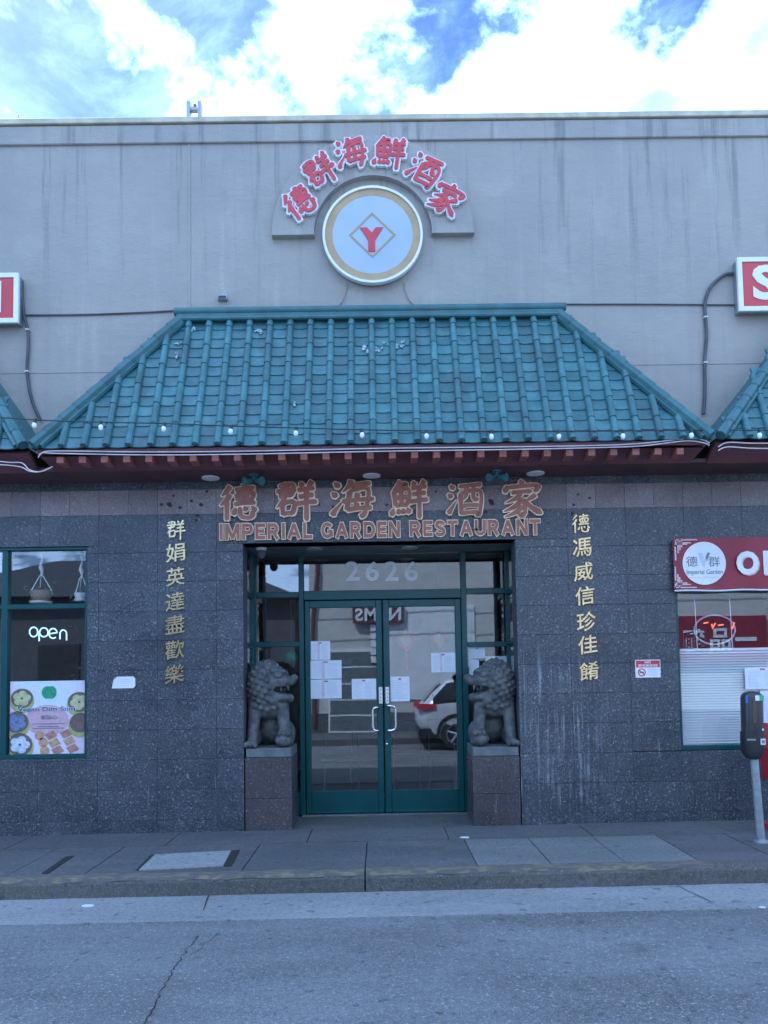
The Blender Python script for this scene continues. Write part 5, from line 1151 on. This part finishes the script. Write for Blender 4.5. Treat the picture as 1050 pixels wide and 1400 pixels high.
# silver car parked along the far kerb
CX, CY, CZ = 0.80, -8.45, gz(1) + RZ
car = thing('parked_car', (CX + 2.3, CY, CZ), 'silver sport utility car parked across the street mirrored in the right door', 'car')
paint = pm('silver_paint', (.66, .67, .68), (.62, .63, .64), scale=2, rough=.25, metal=.25); dglass = pm('car_glass', (.015, .017, .02), rough=.06)
st = [(0.0, .62, .74, .80, .86, .62), (.10, .42, .84, .95, 1.02, .66), (.35, .30, .90, 1.02, 1.30, .66), (.70, .26, .92, 1.04, 1.58, .64), (1.2, .24, .93, 1.03, 1.66, .65), (2.2, .24, .93, 1.0, 1.66, .66), (2.9, .24, .93, .98, 1.50, .64), (3.5, .25, .92, .96, 1.02, .68), (4.2, .28, .88, .88, .92, .66), (4.55, .40, .76, .70, .76, .55), (4.62, .50, .66, .62, .66, .45)]
def ring_(s_):
    x, zb0_, wd_, zb1_, zt_, wr = s_; q_ = [(wd_ * .94, zb0_), (wd_, (zb0_ + zb1_) / 2), (wd_ * .97, zb1_), ((wd_ * .97 + wr) / 2 + .03, (zb1_ + zt_) / 2), (wr, zt_ - .03), (wr * .6, zt_)]
    return [(CX + x, CY + a, CZ + b) for a, b in q_] + [(CX + x, CY - a, CZ + b) for a, b in reversed(q_)]
m = MB(); k = 12
for s_ in st: m.v += ring_(s_)
m.f = [(i * k + j, i * k + (j + 1) % k, (i + 1) * k + (j + 1) % k, (i + 1) * k + j) for i in range(len(st) - 1) for j in range(k)] + [tuple(range(k - 1, -1, -1)), tuple(range((len(st) - 1) * k, len(st) * k))]
m.build('body', paint, car, True)
for sg in (1, -1):
    a = [Vector(ring_(s_)[2 if sg > 0 else 9]) for s_ in st[2:8]]; b = [Vector(ring_(s_)[4 if sg > 0 else 7]) for s_ in st[2:8]]; m = MB(); e = Vector((0, .012 * sg, 0)); mid = [(p + q_) / 2 + Vector((0, .035 * sg, 0)) for p, q_ in zip(a, b)]
    for i in range(6): m.v += [a[i] * .94 + b[i] * .06 + e, mid[i] + e, a[i] * .1 + b[i] * .9 + e]
    m.f = [(i * 3 + j, i * 3 + 3 + j, i * 3 + 4 + j, i * 3 + 1 + j) for i in range(5) for j in (0, 1)]; m.build('side_window', dglass, car, True)
    for wx in (.88, 3.62):
        y = CY + sg * .80; tw = MB().lathe([(.2, -.11), (.34, -.11), (.365, -.07), (.365, .07), (.34, .11), (.2, .11)], (CX + wx, y, CZ + .365), 24, 'Y').build('wheel', M['black'], car, True)
        yo = y + sg * .115
        MB().ring((CX + wx, CZ + .365), .21, .245, yo - .012, yo + .012, 28).build('rim', M['steel'], tw)
        for s5 in range(5):
            a0 = s5 * 2 * math.pi / 5 + .3; MB().tube([(CX + wx, yo, CZ + .365), (CX + wx + .22 * math.cos(a0), yo, CZ + .365 + .22 * math.sin(a0))], [.035, .022], 6).build('spoke', M['steel'], tw)
        MB().ring((CX + wx, CZ + .365), .38, .46, y - .02 if sg > 0 else y - .135, y + .135 if sg > 0 else y + .02, 24, 0, math.pi).build('wheel_arch', M['black'], car)
    MB().box(CX - .01, CX + .42, *(sorted((CY + sg * .62, CY + sg * .915))), CZ + .93, CZ + 1.05, .02).build('tail_light', M['red'], car)
    MB().box(CX + 4.35, CX + 4.6, *(sorted((CY + sg * .5, CY + sg * .8))), CZ + .66, CZ + .8, .02).build('headlight', M['bulb'], car)
MB().box(CX + .02, CX + .5, CY - .86, CY + .86, CZ + .30, CZ + .50, .03).build('rear_bumper', M['black'], car)
MB().add([(CX + .16, CY - .6, CZ + 1.1), (CX + .16, CY + .6, CZ + 1.1), (CX + .56, CY + .52, CZ + 1.54), (CX + .56, CY - .52, CZ + 1.54)], [(0, 1, 2, 3)]).build('rear_window', dglass, car)
